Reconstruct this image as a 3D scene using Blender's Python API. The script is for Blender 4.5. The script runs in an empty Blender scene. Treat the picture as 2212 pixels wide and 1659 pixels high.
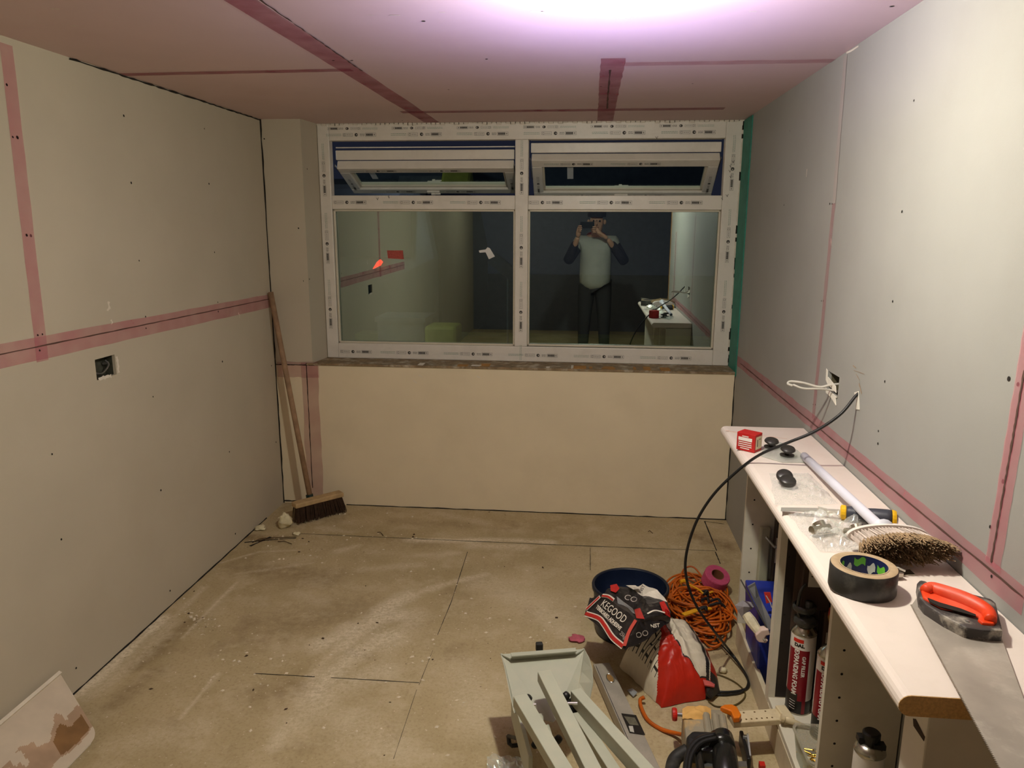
import bpy, math, random
from mathutils import Vector, Matrix, noise
import numpy as np
random.seed(7)
S = bpy.context.scene
COL = S.collection

# ------------------------------------------------------------------ camera, world, exposure
FPX, PITCH, YAW, ROLL, CH = 1623.25, .208392, .0967823, .0037950, 1.65
_f = Vector((-math.sin(YAW)*math.cos(PITCH), math.cos(YAW)*math.cos(PITCH), -math.sin(PITCH)))
_r = Vector((math.cos(YAW), math.sin(YAW), 0)); _u = _r.cross(_f)
RT = _r*math.cos(ROLL)+_u*math.sin(ROLL); UP = -_r*math.sin(ROLL)+_u*math.cos(ROLL); FW = _f
CAMO = Vector((0, 0, CH))
cam = bpy.data.cameras.new('camera'); cam_o = bpy.data.objects.new('camera', cam); COL.objects.link(cam_o)
cam.sensor_width = 36; cam.lens = FPX/2212*36; cam.clip_start = .02
cam_o.matrix_world = Matrix(((RT.x, UP.x, -FW.x, 0), (RT.y, UP.y, -FW.y, 0), (RT.z, UP.z, -FW.z, CH), (0, 0, 0, 1)))
S.camera = cam_o
w = bpy.data.worlds.new('night_sky'); S.world = w; w.use_nodes = True
w.node_tree.nodes['Background'].inputs[0].default_value = (.009, .0105, .019, 1)
w.node_tree.nodes['Background'].inputs[1].default_value = 1.0
S.view_settings.view_transform = 'Standard'; S.view_settings.look = 'None'
S.view_settings.gamma = 1; S.view_settings.use_curve_mapping = False
S.view_settings.exposure = 0.0
LAMP = Vector((.067, 1.77, 2.135)); LAMP_E = 1120.0

# room dimensions
D, XL, XR, ZC, YW, ZT = 4.155, -1.79, .833, 2.21, 4.35, .905

def ray(u, v):
    return RT*((u-1106)/FPX) - UP*((v-829.5)/FPX) + FW
def on(u, v, ax, val):                      # the point of the room seen at a place in the photo, on a plane of the room
    d = ray(u, v); t = (val-CAMO[ax])/d[ax]; return CAMO+d*t
def W(u, v, z=0.): return on(u, v, 2, z)
def AX(u, v, x): return on(u, v, 0, x)
def AY(u, v, y): return on(u, v, 1, y)

# ------------------------------------------------------------------ materials
def lin(c):
    return tuple(((x/255)/12.92 if x/255 <= .04045 else ((x/255+.055)/1.055)**2.4) for x in c)+(1,)
MC = {}
def mat(name, col, rough=.6, metal=0., var=.12, vs=14., bump=0., bs=150., spec=.4, emit=0., dirt=None, ds=6., da=.5, coat=0.):
    if name in MC: return MC[name]
    m = bpy.data.materials.new(name); m.use_nodes = True; nt = m.node_tree; b = nt.nodes['Principled BSDF']
    c = lin(col)
    b.inputs['Roughness'].default_value = rough; b.inputs['Metallic'].default_value = metal
    b.inputs['Specular IOR Level'].default_value = spec; b.inputs['Coat Weight'].default_value = coat
    tc = nt.nodes.new('ShaderNodeTexCoord'); out = None
    n = nt.nodes.new('ShaderNodeTexNoise'); n.inputs['Scale'].default_value = vs; n.inputs['Detail'].default_value = 6
    nt.links.new(tc.outputs['Object'], n.inputs['Vector'])
    r = nt.nodes.new('ShaderNodeMapRange'); r.inputs[1].default_value = .3; r.inputs[2].default_value = .7
    r.inputs[3].default_value = 1-var; r.inputs[4].default_value = 1+var*.5
    nt.links.new(n.outputs['Fac'], r.inputs[0])
    mx = nt.nodes.new('ShaderNodeMix'); mx.data_type = 'RGBA'; mx.blend_type = 'MULTIPLY'; mx.inputs[0].default_value = 1
    mx.inputs[6].default_value = c; nt.links.new(r.outputs[0], mx.inputs[7]); out = mx.outputs[2]
    if dirt:
        n2 = nt.nodes.new('ShaderNodeTexNoise'); n2.inputs['Scale'].default_value = ds; n2.inputs['Detail'].default_value = 9
        n2.inputs['Roughness'].default_value = .65; nt.links.new(tc.outputs['Object'], n2.inputs['Vector'])
        r2 = nt.nodes.new('ShaderNodeMapRange'); r2.inputs[1].default_value = .5; r2.inputs[2].default_value = .68; r2.inputs[4].default_value = da
        nt.links.new(n2.outputs['Fac'], r2.inputs[0])
        m2 = nt.nodes.new('ShaderNodeMix'); m2.data_type = 'RGBA'; nt.links.new(r2.outputs[0], m2.inputs[0])
        nt.links.new(out, m2.inputs[6]); m2.inputs[7].default_value = lin(dirt); out = m2.outputs[2]
    nt.links.new(out, b.inputs['Base Color'])
    if bump:
        nb = nt.nodes.new('ShaderNodeTexNoise'); nb.inputs['Scale'].default_value = bs; nb.inputs['Detail'].default_value = 4
        nt.links.new(tc.outputs['Object'], nb.inputs['Vector'])
        bp = nt.nodes.new('ShaderNodeBump'); bp.inputs['Strength'].default_value = bump; bp.inputs['Distance'].default_value = .004
        nt.links.new(nb.outputs['Fac'], bp.inputs['Height']); nt.links.new(bp.outputs[0], b.inputs['Normal'])
    if emit:
        b.inputs['Emission Color'].default_value = c; b.inputs['Emission Strength'].default_value = emit
    MC[name] = m; return m
def glassy(name, col, alpha, refl, rough=0., tint=(1, 1, 1, 1), diff=.0):
    m = bpy.data.materials.new(name); m.use_nodes = True; nt = m.node_tree
    nt.nodes.remove(nt.nodes['Principled BSDF']); o = nt.nodes['Material Output']
    t = nt.nodes.new('ShaderNodeBsdfTransparent'); t.inputs[0].default_value = tint
    g = nt.nodes.new('ShaderNodeBsdfGlossy'); g.inputs['Roughness'].default_value = rough; g.inputs['Color'].default_value = (.86, 1, .95, 1)
    lw = nt.nodes.new('ShaderNodeLayerWeight'); lw.inputs[0].default_value = .25
    mr = nt.nodes.new('ShaderNodeMapRange'); mr.inputs[3].default_value = refl; mr.inputs[4].default_value = min(1, refl+.5)
    nt.links.new(lw.outputs['Fresnel'], mr.inputs[0])
    mx = nt.nodes.new('ShaderNodeMixShader'); nt.links.new(mr.outputs[0], mx.inputs[0]); nt.links.new(t.outputs[0], mx.inputs[1]); nt.links.new(g.outputs[0], mx.inputs[2])
    out = mx
    if diff:
        dd = nt.nodes.new('ShaderNodeBsdfDiffuse'); dd.inputs[0].default_value = lin(col)
        nn = nt.nodes.new('ShaderNodeTexNoise'); nn.inputs['Scale'].default_value = 60; nn.inputs['Detail'].default_value = 6
        m3 = nt.nodes.new('ShaderNodeMath'); m3.operation = 'MULTIPLY'; m3.inputs[1].default_value = diff*2; nt.links.new(nn.outputs['Fac'], m3.inputs[0])
        m2 = nt.nodes.new('ShaderNodeMixShader'); nt.links.new(m3.outputs[0], m2.inputs[0])
        nt.links.new(mx.outputs[0], m2.inputs[1]); nt.links.new(dd.outputs[0], m2.inputs[2]); out = m2
    nt.links.new(out.outputs[0], o.inputs[0]); MC[name] = m; return m
def tape_mat(name, col, a):
    m = bpy.data.materials.new(name); m.use_nodes = True; nt = m.node_tree; b = nt.nodes['Principled BSDF']
    b.inputs['Base Color'].default_value = lin(col); b.inputs['Roughness'].default_value = .8
    tc = nt.nodes.new('ShaderNodeTexCoord'); n = nt.nodes.new('ShaderNodeTexNoise'); n.inputs['Scale'].default_value = 9; n.inputs['Detail'].default_value = 5
    nt.links.new(tc.outputs['Object'], n.inputs['Vector'])
    r = nt.nodes.new('ShaderNodeMapRange'); r.inputs[1].default_value = .3; r.inputs[2].default_value = .7; r.inputs[3].default_value = a*.75; r.inputs[4].default_value = min(1, a*1.2)
    nt.links.new(n.outputs['Fac'], r.inputs[0]); nt.links.new(r.outputs[0], b.inputs['Alpha']); return m

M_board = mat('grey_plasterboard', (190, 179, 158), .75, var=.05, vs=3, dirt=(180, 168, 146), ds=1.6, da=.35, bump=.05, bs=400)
M_boardR = mat('cool_grey_plasterboard_darkened', (156, 154, 148), .7, var=.05, vs=3, dirt=(148, 144, 137), ds=1.6, da=.4, bump=.05, bs=400)  # cool grey board, darkened further to offset the strong light of the close lamp
M_boardB = mat('buff_plasterboard', (228, 212, 180), .75, var=.05, vs=3, dirt=(212, 196, 164), ds=2.5, da=.3)
M_pinkboard = mat('pink_plasterboard', (216, 190, 188), .65, var=.05, vs=2, dirt=(206, 176, 170), ds=1.2, da=.4)
M_tape = tape_mat('pink_scrim_tape', (208, 118, 130), .40)
M_tapeC = tape_mat('pink_ceiling_tape', (168, 66, 90), .5)
M_tapeL = tape_mat('faint_pink_tape', (190, 110, 118), .3)
M_green = mat('green_membrane', (42, 128, 108), .6, var=.2, vs=12, dirt=(30, 95, 85), ds=15, da=.5)
M_dark = mat('dark_gap', (30, 24, 18), .9)
M_seam = mat('board_seam', (84, 62, 52), .9)
M_white = mat('white_pvc', (222, 214, 202), .35, var=.04, dirt=(190, 180, 165), ds=9, da=.25)
M_black = mat('black_plastic', (26, 25, 25), .4)
M_blackm = mat('black_rubber', (38, 36, 34), .6, dirt=(110, 105, 95), ds=20, da=.3)
M_print = mat('grey_film_print', (70, 66, 62), .7)
M_printg = mat('green_film_print', (70, 125, 100), .7)
M_wood = mat('sill_timber', (140, 118, 88), .8, var=.4, vs=30, dirt=(205, 195, 175), ds=14, da=.7)
M_lam = mat('white_laminate', (228, 214, 204), .35, var=.03, vs=8, dirt=(208, 192, 180), ds=7, da=.25)
M_carc = mat('white_melamine', (214, 206, 188), .5, var=.05, dirt=(190, 178, 156), ds=8, da=.3)
M_chip = mat('cut_chipboard', (212, 168, 108), .9, var=.2, vs=240, bump=.3, bs=300)
M_steel = mat('brushed_steel', (170, 170, 168), .35, .9, var=.2, vs=30)
M_chrome = mat('chrome', (222, 218, 208), .22, .65, var=.05)

# ------------------------------------------------------------------ mesh building
ORG = {}
def tagit(o, label=None, cat=None, group=None, kind=None):
    for k, v in (('label', label), ('category', cat), ('group', group), ('kind', kind)):
        if v: o[k] = v
def thing(name, loc, label, cat, group=None):
    o = bpy.data.objects.new(name, None); COL.objects.link(o); o.location = Vector(loc); o.empty_display_size = .05
    ORG[o] = Vector(loc); tagit(o, label, cat, group); return o
class MB:
    def __init__(s): s.v = []; s.f = []; s.m = []
    def add(s, vs, fs, mi=0):
        k = len(s.v); s.v += [Vector(p) for p in vs]; s.f += [tuple(i+k for i in f) for f in fs]; s.m += [mi]*len(fs); return s
    def box(s, lo, hi, mi=0):
        x0, y0, z0 = lo; x1, y1, z1 = hi
        return s.hexa([(x0,y0,z0),(x1,y0,z0),(x1,y1,z0),(x0,y1,z0),(x0,y0,z1),(x1,y0,z1),(x1,y1,z1),(x0,y1,z1)], mi)
    def hexa(s, p, mi=0): return s.add(p, [(0,3,2,1),(4,5,6,7),(0,1,5,4),(1,2,6,5),(2,3,7,6),(3,0,4,7)], mi)
    def mbox(s, M, size, mi=0):                 # centred box of a size in a frame M
        a, b, c = size[0]/2, size[1]/2, size[2]/2
        return s.hexa([M@Vector(q) for q in ((-a,-b,-c),(a,-b,-c),(a,b,-c),(-a,b,-c),(-a,-b,c),(a,-b,c),(a,b,c),(-a,b,c))], mi)
    def beam(s, a, b, wd, th, up=(0,0,1), mi=0):
        a = Vector(a); b = Vector(b); d = (b-a); L = d.length; d.normalize(); n = Vector(up); n = (n-d*n.dot(d)).normalized(); c = d.cross(n)
        M = Matrix(((d.x,c.x,n.x,0),(d.y,c.y,n.y,0),(d.z,c.z,n.z,0),(0,0,0,1))); M.translation = (a+b)/2
        return s.mbox(M, (L, wd, th), mi)
    def prism(s, poly, ext, mi=0, mis=None):
        n = len(poly); e = Vector(ext); s.add([Vector(p) for p in poly]+[Vector(p)+e for p in poly], [tuple(range(n))[::-1], tuple(range(n, 2*n))], mi)
        k = len(s.v)-2*n
        for i in range(n):
            j = (i+1) % n; s.f.append((k+i, k+j, k+n+j, k+n+i)); s.m.append(mi if mis is None else mis)
        return s
    def tube(s, path, r, n=8, mi=0, cap=True):
        P = [Vector(p) for p in path]; N = len(P); rs = r if isinstance(r, (list, tuple)) else [r]*N
        ref = None; rings = []
        for i in range(N):
            t = (P[min(i+1, N-1)]-P[max(i-1, 0)])
            if t.length < 1e-9: t = Vector((0, 0, 1))
            t.normalize()
            if ref is None: ref = Vector((0, 0, 1)) if abs(t.z) < .9 else Vector((1, 0, 0))
            a = ref-t*ref.dot(t)
            if a.length < 1e-6: a = Vector((1, 0, 0))-t*t.x
            a.normalize(); b = t.cross(a); ref = a
            rings.append([P[i]+(a*math.cos(q*2*math.pi/n)+b*math.sin(q*2*math.pi/n))*rs[i] for q in range(n)])
        vs = [p for rg in rings for p in rg]; fs = []
        for i in range(N-1):
            for q in range(n):
                fs.append((i*n+q, i*n+(q+1) % n, (i+1)*n+(q+1) % n, (i+1)*n+q))
        if cap: fs += [tuple(range(n))[::-1], tuple((N-1)*n+q for q in range(n))]
        return s.add(vs, fs, mi)
    def lathe(s, prof, c, M=None, n=32, mi=0, mis=None):
        c = Vector(c); M = M or Matrix.Identity(3); vs = []; N = len(prof)
        for r, z in prof:
            for q in range(n):
                a = q*2*math.pi/n; vs.append(c+M@Vector((r*math.cos(a), r*math.sin(a), z)))
        k = len(s.v); s.v += vs
        for i in range(N-1):
            for q in range(n):
                s.f.append((k+i*n+q, k+i*n+(q+1) % n, k+(i+1)*n+(q+1) % n, k+(i+1)*n+q)); s.m.append(mis[i] if mis else mi)
        for i, fl in ((0, True), (N-1, False)):
            if prof[i][0] > 1e-5:
                continue
        return s
    def build(s, name, mats, parent=None, smooth=False, bevel=0., subd=0, solid=0., org=None, **tags):
        me = bpy.data.meshes.new(name)
        if parent is not None: o0 = ORG[parent]
        elif org is not None: o0 = Vector(org)
        else:
            xs = [p.x for p in s.v]; ys = [p.y for p in s.v]; zs = [p.z for p in s.v]
            o0 = Vector(((min(xs)+max(xs))/2, (min(ys)+max(ys))/2, min(zs)))
        me.from_pydata([p-o0 for p in s.v], [], s.f)
        if not isinstance(mats, (list, tuple)): mats = [mats]
        for m in mats: me.materials.append(m)
        for p, i in zip(me.polygons, s.m): p.material_index = i; p.use_smooth = smooth
        me.update()
        o = bpy.data.objects.new(name, me); COL.objects.link(o); ORG[o] = o0
        if parent is not None: o.parent = parent
        else: o.location = o0
        if bevel:
            b = o.modifiers.new('bevel', 'BEVEL'); b.width = bevel; b.segments = 2; b.limit_method = 'ANGLE'
        if solid:
            b = o.modifiers.new('solid', 'SOLIDIFY'); b.thickness = solid; b.offset = 0
        if subd:
            b = o.modifiers.new('sub', 'SUBSURF'); b.levels = subd; b.render_levels = subd
        tagit(o, **tags); return o
def frame_from(x, y, o):
    x = Vector(x).normalized(); y = Vector(y); y = (y-x*y.dot(x)).normalized(); z = x.cross(y)
    return Matrix(((x.x,y.x,z.x,o[0]),(x.y,y.y,z.y,o[1]),(x.z,y.z,z.z,o[2]),(0,0,0,1)))
def text(name, s, size, M, m, parent, ext=.0004, sx=1., bold=0., **tags):
    cu = bpy.data.curves.new(name, 'FONT'); cu.body = s; cu.size = size; cu.extrude = ext; cu.offset = bold
    cu.align_x = 'CENTER'; cu.align_y = 'CENTER'; cu.resolution_u = 3
    t = bpy.data.objects.new(name, cu); COL.objects.link(t)
    bpy.context.view_layer.update(); dg = bpy.context.evaluated_depsgraph_get()
    me = bpy.data.meshes.new_from_object(t.evaluated_get(dg)); bpy.data.objects.remove(t)
    X = Matrix.Scale(sx, 4, (1, 0, 0)); o0 = ORG[parent]
    me.transform(Matrix.Translation(-o0)@M@X); me.materials.clear(); me.materials.append(m)
    o = bpy.data.objects.new(name, me); COL.objects.link(o); o.parent = parent; ORG[o] = o0; tagit(o, **tags); return o
def spline(pts, n=10):
    P = [Vector(p) for p in pts]; P = [P[0]*2-P[1]]+P+[P[-1]*2-P[-2]]; out = []
    for i in range(1, len(P)-2):
        for k in range(n):
            t = k/n; a, b, c, d = P[i-1], P[i], P[i+1], P[i+2]
            out.append(.5*((2*b)+(c-a)*t+(2*a-5*b+4*c-d)*t*t+(3*b-a-3*c+d)*t**3))
    out.append(P[-2]); return out

# ------------------------------------------------------------------ floor
M_floor = bpy.data.materials.new('dusty_chipboard_floor'); M_floor.use_nodes = True
def floor_nodes():
    nt = M_floor.node_tree; b = nt.nodes['Principled BSDF']; b.inputs['Roughness'].default_value = .8; b.inputs['Specular IOR Level'].default_value = .25
    tc = nt.nodes.new('ShaderNodeTexCoord'); N = nt.nodes.new; L = nt.links.new
    def ns(sc, det=8, ro=.6):
        n = N('ShaderNodeTexNoise'); n.inputs['Scale'].default_value = sc; n.inputs['Detail'].default_value = det; n.inputs['Roughness'].default_value = ro
        L(tc.outputs['Object'], n.inputs['Vector']); return n.outputs['Fac']
    def mr(x, a, b_, c, d):
        r = N('ShaderNodeMapRange'); r.inputs[1].default_value = a; r.inputs[2].default_value = b_; r.inputs[3].default_value = c; r.inputs[4].default_value = d; L(x, r.inputs[0]); return r.outputs[0]
    def mix(f, a, c):
        m = N('ShaderNodeMix'); m.data_type = 'RGBA'; L(f, m.inputs[0])
        if isinstance(a, tuple): m.inputs[6].default_value = a
        else: L(a, m.inputs[6])
        m.inputs[7].default_value = c; return m.outputs[2]
    def mul(a, c, op='MULTIPLY'):
        m = N('ShaderNodeMath'); m.operation = op; L(a, m.inputs[0])
        if isinstance(c, float): m.inputs[1].default_value = c
        else: L(c, m.inputs[1])
        m.use_clamp = True; return m.outputs[0]
    at = N('ShaderNodeAttribute'); at.attribute_name = 'dust'; at2 = N('ShaderNodeAttribute'); at2.attribute_name = 'dirt'
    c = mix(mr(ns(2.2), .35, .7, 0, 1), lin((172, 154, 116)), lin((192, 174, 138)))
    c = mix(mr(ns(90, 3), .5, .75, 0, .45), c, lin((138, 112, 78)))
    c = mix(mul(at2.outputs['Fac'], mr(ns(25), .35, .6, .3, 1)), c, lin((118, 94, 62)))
    c = mix(mr(ns(5.5, 10, .75), .50, .70, 0, .6), c, lin((206, 190, 160)))
    c = mix(mr(ns(3.1, 9, .7), .56, .72, 0, .55), c, lin((132, 108, 78)))
    d = mul(at.outputs['Fac'], mr(ns(60, 10, .8), .38, .60, .15, 1.35))
    c = mix(d, c, lin((228, 214, 188)))
    c = mix(mr(ns(70, 2, .5), .69, .73, 0, .6), c, lin((225, 212, 190)))
    L(c, b.inputs['Base Color'])
    bp = N('ShaderNodeBump'); bp.inputs['Strength'].default_value = .15; bp.inputs['Distance'].default_value = .003; L(ns(120), bp.inputs['Height']); L(bp.outputs[0], b.inputs['Normal'])
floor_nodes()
STROKES = [  # (points in the photo, width m, strength)
 ([(880,1166),(1000,1168),(1090,1166),(1190,1172)], .035, .9), ([(1020,1178),(1130,1180)], .05, .6),
 ([(590,1610),(640,1540),(690,1440),(740,1390)], .035, .55), ([(680,1500),(720,1450),(790,1400),(850,1370)], .075, .75),
 ([(740,1395),(800,1340),(840,1310),(890,1285)], .06, .8), ([(890,1285),(960,1262),(1050,1240)], .03, .55), ([(830,1400),(900,1330)], .08, .45),
 ([(170,1497),(250,1430),(350,1335)], .04, 1.2), ([(700,1390),(790,1350),(860,1330)], .07, .8), ([(640,1560),(720,1490),(820,1450)], .10, .5), ([(190,1505),(300,1420),(370,1345)], .05, .45),
 ([(395,1378),(440,1330),(510,1260)], .012, .7), ([(380,1330),(440,1270)], .02, .5), ([(390,1550),(470,1455)], .012, .6), ([(480,1215),(560,1192),(650,1188)], .012, .55),
 ([(510,1240),(680,1215)], .015, .35), ([(690,1140),(760,1150)], .04, .4), ([(730,1190),(770,1180)], .03, .5), ([(780,1230),(900,1220)], .04, .35),
 ([(900,1200),(990,1195)], .03, .4), ([(640,1280),(700,1300)], .05, .3), ([(1060,1260),(1200,1330)], .15, .3), ([(1000,1450),(1040,1560)], .12, .3),
 ([(300,1600),(420,1580)], .1, .3), ([(760,1560),(840,1620)], .15, .35), ([(950,1110),(1050,1130)], .04, .3)]
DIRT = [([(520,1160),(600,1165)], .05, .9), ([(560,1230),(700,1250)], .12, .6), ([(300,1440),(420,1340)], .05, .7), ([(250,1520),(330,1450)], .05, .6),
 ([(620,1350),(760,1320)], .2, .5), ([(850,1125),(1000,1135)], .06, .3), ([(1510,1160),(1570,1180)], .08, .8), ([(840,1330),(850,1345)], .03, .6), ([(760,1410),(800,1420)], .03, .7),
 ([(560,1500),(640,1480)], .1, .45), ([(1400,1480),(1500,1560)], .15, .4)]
def segd(X, Y, a, b):
    dx, dy = b.x-a.x, b.y-a.y; t = np.clip(((X-a.x)*dx+(Y-a.y)*dy)/(dx*dx+dy*dy), 0, 1)
    return np.hypot(X-a.x-t*dx, Y-a.y-t*dy)
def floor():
    xs = np.concatenate([np.arange(XL, .9, .0125), np.linspace(.9, 3.2, 8)]); ys = np.concatenate([np.linspace(-3.2, 1.2, 12)[:-1], np.arange(1.2, 4.5, .0125)])
    X, Y = np.meshgrid(xs, ys); v = np.stack([X.ravel(), Y.ravel(), np.zeros(X.size)], 1); nx = len(xs); ny = len(ys)
    i, j = np.meshgrid(np.arange(nx-1), np.arange(ny-1)); k = (j*nx+i).ravel(); f = np.stack([k, k+1, k+nx+1, k+nx], 1)
    me = bpy.data.meshes.new('floor'); me.from_pydata(v.tolist(), [], f.tolist()); me.materials.append(M_floor)
    wob = np.array([noise.noise(Vector((p[0]*9, p[1]*9, 0)))*.03+noise.noise(Vector((p[0]*30, p[1]*30, 3)))*.012 for p in v]).reshape(X.shape)
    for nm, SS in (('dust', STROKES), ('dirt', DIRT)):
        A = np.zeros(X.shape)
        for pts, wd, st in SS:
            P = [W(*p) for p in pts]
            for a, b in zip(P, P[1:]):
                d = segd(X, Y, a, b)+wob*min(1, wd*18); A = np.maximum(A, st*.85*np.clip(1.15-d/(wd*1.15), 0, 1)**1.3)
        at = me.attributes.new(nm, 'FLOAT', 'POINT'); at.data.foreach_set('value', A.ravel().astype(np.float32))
    o = bpy.data.objects.new('floor', me); COL.objects.link(o); o['kind'] = 'structure'; ORG[o] = Vector((0, 0, 0))
    # board joints
    m = MB()
    def line(pts, wd, z=.0007):
        P = [W(*p) for p in pts]
        for a, b in zip(P, P[1:]):
            d = (b-a).normalized(); c = Vector((-d.y, d.x, 0))*wd/2; n = 8; prev = None
            for q in range(n+1):
                p = a.lerp(b, q/n)+Vector((0, 0, z)); k = c*(random.uniform(.5, 1.2)); cur = (p-k, p+k)
                if prev: m.add([prev[0], cur[0], cur[1], prev[1]], [(0, 1, 2, 3)])
                prev = cur
    line([(650,1153),(900,1164),(1200,1177),(1545,1190)], .006); line([(1522,1126),(1548,1190)], .008); line([(1522,1126),(1564,1132)], .006); line([(1545,1192),(1556,1218)], .006)
    line([(1275,1183),(1275,1232)], .003); line([(1010,1192),(975,1300),(945,1372)], .003); line([(935,1405),(905,1480)], .002); line([(550,1455),(680,1462)], .004); line([(715,1464),(905,1475)], .005)
    line([(900,1490),(850,1640)], .0016); line([(528,1172),(600,1165),(640,1163)], .012); line([(540,1180),(585,1160)], .016)
    m.build('board_joint', M_dark, o)
floor()

# ------------------------------------------------------------------ walls and ceiling
def strip(m, a, b, wd, n, mi=0, off=0., jit=.12, seg=24, wob=0.):
    a = Vector(a); b = Vector(b); n = Vector(n); d = (b-a).normalized(); c = d.cross(n).normalized(); prev = None
    for q in range(seg+1):
        p = a.lerp(b, q/seg)+n*off+c*math.sin(q*1.3)*wob; k1 = c*wd/2*(1+random.uniform(-jit, jit)); k2 = c*wd/2*(1+random.uniform(-jit, jit)); cur = (p-k1, p+k2)
        if prev: m.add([prev[0], cur[0], cur[1], prev[1]], [(0, 1, 2, 3)], mi)
        prev = cur
def dots(m, pts, fn, n, r=.0045, mi=0):
    n = Vector(n); a = n.orthogonal().normalized(); b = n.cross(a)
    for u, v in pts:
        p = fn(u, v)+n*.0012; rr = r*random.uniform(.7, 1.15)
        m.add([p+(a*math.cos(t)+b*math.sin(t)*1.2)*rr for t in [i*math.pi/4 for i in range(8)]], [tuple(range(8))], mi)
def wall(name, us, vs, hole, to3, m, thick):
    """flat wall made of quads round its holes; u,v ranges; hole list (u0,u1,v0,v1)"""
    U = sorted(set([us[0], us[1]]+[h[0] for h in hole]+[h[1] for h in hole])); V = sorted(set([vs[0], vs[1]]+[h[2] for h in hole]+[h[3] for h in hole]))
    b = MB()
    for i in range(len(U)-1):
        for j in range(len(V)-1):
            cu, cv = (U[i]+U[i+1])/2, (V[j]+V[j+1])/2
            if any(h[0] < cu < h[1] and h[2] < cv < h[3] for h in hole): continue
            q = [(U[i], V[j]), (U[i+1], V[j]), (U[i+1], V[j+1]), (U[i], V[j+1])]
            p = [to3(*k) for k in q]; b.hexa([p[0], p[1], p[1]+thick, p[0]+thick, p[3], p[2], p[2]+thick, p[3]+thick])
    return b.build(name, m, org=(0, 0, 0), kind='structure')
LH = (AX(206, 790, XL).y, AX(250, 790, XL).y, AX(228, 816, XL).z, AX(228, 771, XL).z)
wl = wall('wall_left', (-3.2, YW+.1), (0, ZC), [LH], lambda y, z: Vector((XL, y, z)), M_board, Vector((-.1, 0, 0)))
RH = (AX(1812, 830, XR).y, AX(1787, 830, XR).y, AX(1800, 850, XR).z, AX(1798, 806, XR).z)
BH = AX(1855, 853, XR)
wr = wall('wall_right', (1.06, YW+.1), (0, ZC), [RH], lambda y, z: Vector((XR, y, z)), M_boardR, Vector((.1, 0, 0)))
# left wall details
m = MB(); Z1 = .0015
JL0 = AX(0, 757, XL); JL1 = AX(585, 645, XL)
strip(m, (XL, 1.4, 1.262), JL1, .004, (1, 0, 0), off=Z1, jit=.4, seg=60); m.build('board_joint', M_seam, wl)
m = MB(); strip(m, (XL, 1.4, 1.258), JL1+Vector((0, .03, -.012)), .075, (1, 0, 0), off=.001, jit=.04); m.build('joint_tape', M_tape, wl, label='pink scrim tape along the level joint')
m = MB(); strip(m, AX(12, 95, XL), AX(92, 780, XL), .055, (1, 0, 0), off=.0012, jit=.05, seg=12); m.build('joint_tape', M_tape, wl, label='pink scrim tape down the upright joint')
m = MB()
dots(m, [(267,250),(283,395),(300,563),(441,278),(451,397),(14,183),(27,296),(37,297),(57,508),(66,509),(330,857),(480,781),(112,981),(347,1059),(495,976),(132,1165),(367,1276),(508,1153),(463,545),(470,653),(471,673),(314,684),(315,709),(81,724),(91,722),(85,757),(164,1443),(586,790),(596,955)], lambda u, v: AX(u, v, XL), (1, 0, 0))
m.build('screw_heads', M_dark, wl)
m = MB(); strip(m, (XL+.001, D-.004, 0), (XL+.001, D-.004, ZC), .009, (.7, -.7, 0), off=.002, jit=.6, seg=40)
strip(m, (XL, D, .012), (XL+.2, D, .012), .008, (0, -1, 0), off=.002, jit=.3); strip(m, (XL+.001, 1.4, .002), (XL+.001, 3.9, .002), .006, (.7, 0, .7), off=.002, jit=.5, seg=50)
strip(m, (XL+.002, 2.6, ZC-.003), (XL+.002, D, ZC-.003), .007, (.7, 0, -.7), off=.002, jit=.7, seg=50); m.build('corner_gap', M_dark, wl)
# plaster smears
M_smear = mat('plaster_smear', (222, 212, 196), .8, var=.1)
m = MB()
for (a, b, r) in [((236,652),(233,672),.006),((240,690),(242,700),.004),((515,675),(518,685),.003)]:
    strip(m, AX(*a, XL), AX(*b, XL), r*2, (1, 0, 0), off=.001, jit=.5, seg=6, wob=.004)
for u0, v0, u1, v1, wd in [(252,770,256,805,.012),(212,818,240,812,.012)]:
    strip(m, AX(u0, v0, XL), AX(u1, v1, XL), wd, (1, 0, 0), off=.001, jit=.5, seg=8)
m.build('plaster_smear', M_smear, wl)
# recessed socket box in the left wall (steel back box with cut board edges)
y0, y1, z0, z1 = LH; m = MB(); dx = -.045
m.add([(XL+dx,y0,z0),(XL+dx,y1,z0),(XL+dx,y1,z1),(XL+dx,y0,z1)], [(0,1,2,3)]); 
for a, b in (((y0,z0),(y1,z0)),((y1,z0),(y1,z1)),((y1,z1),(y0,z1)),((y0,z1),(y0,z0))):
    m.add([(XL-.012,a[0],a[1]),(XL-.012,b[0],b[1]),(XL+dx,b[0],b[1]),(XL+dx,a[0],a[1])], [(0,1,2,3)])
sb = m.build('socket_back_box', mat('galvanised_steel', (96, 96, 84), .5, .6, var=.4, vs=40), wl, solid=.001)
m = MB(); ym = (y0+y1)/2
m.beam((XL+dx+.004, y0+.02, z0+.01), (XL+dx+.006, ym-.01, z1-.01), .012, .004, (1,0,0)); m.tube(spline([(XL+dx+.01, y0+.01, z0+.03), (XL-.02, ym, z0+.015), (XL-.015, y1-.02, z0+.04), (XL-.03, y1-.015, z1-.02)]), .003, 6)
m.tube([(XL+dx+.005, y1-.016, z1-.035), (XL-.02, y1-.013, z1-.03)], .006, 8); m.build('back_box_wires', M_steel, wl)

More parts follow.
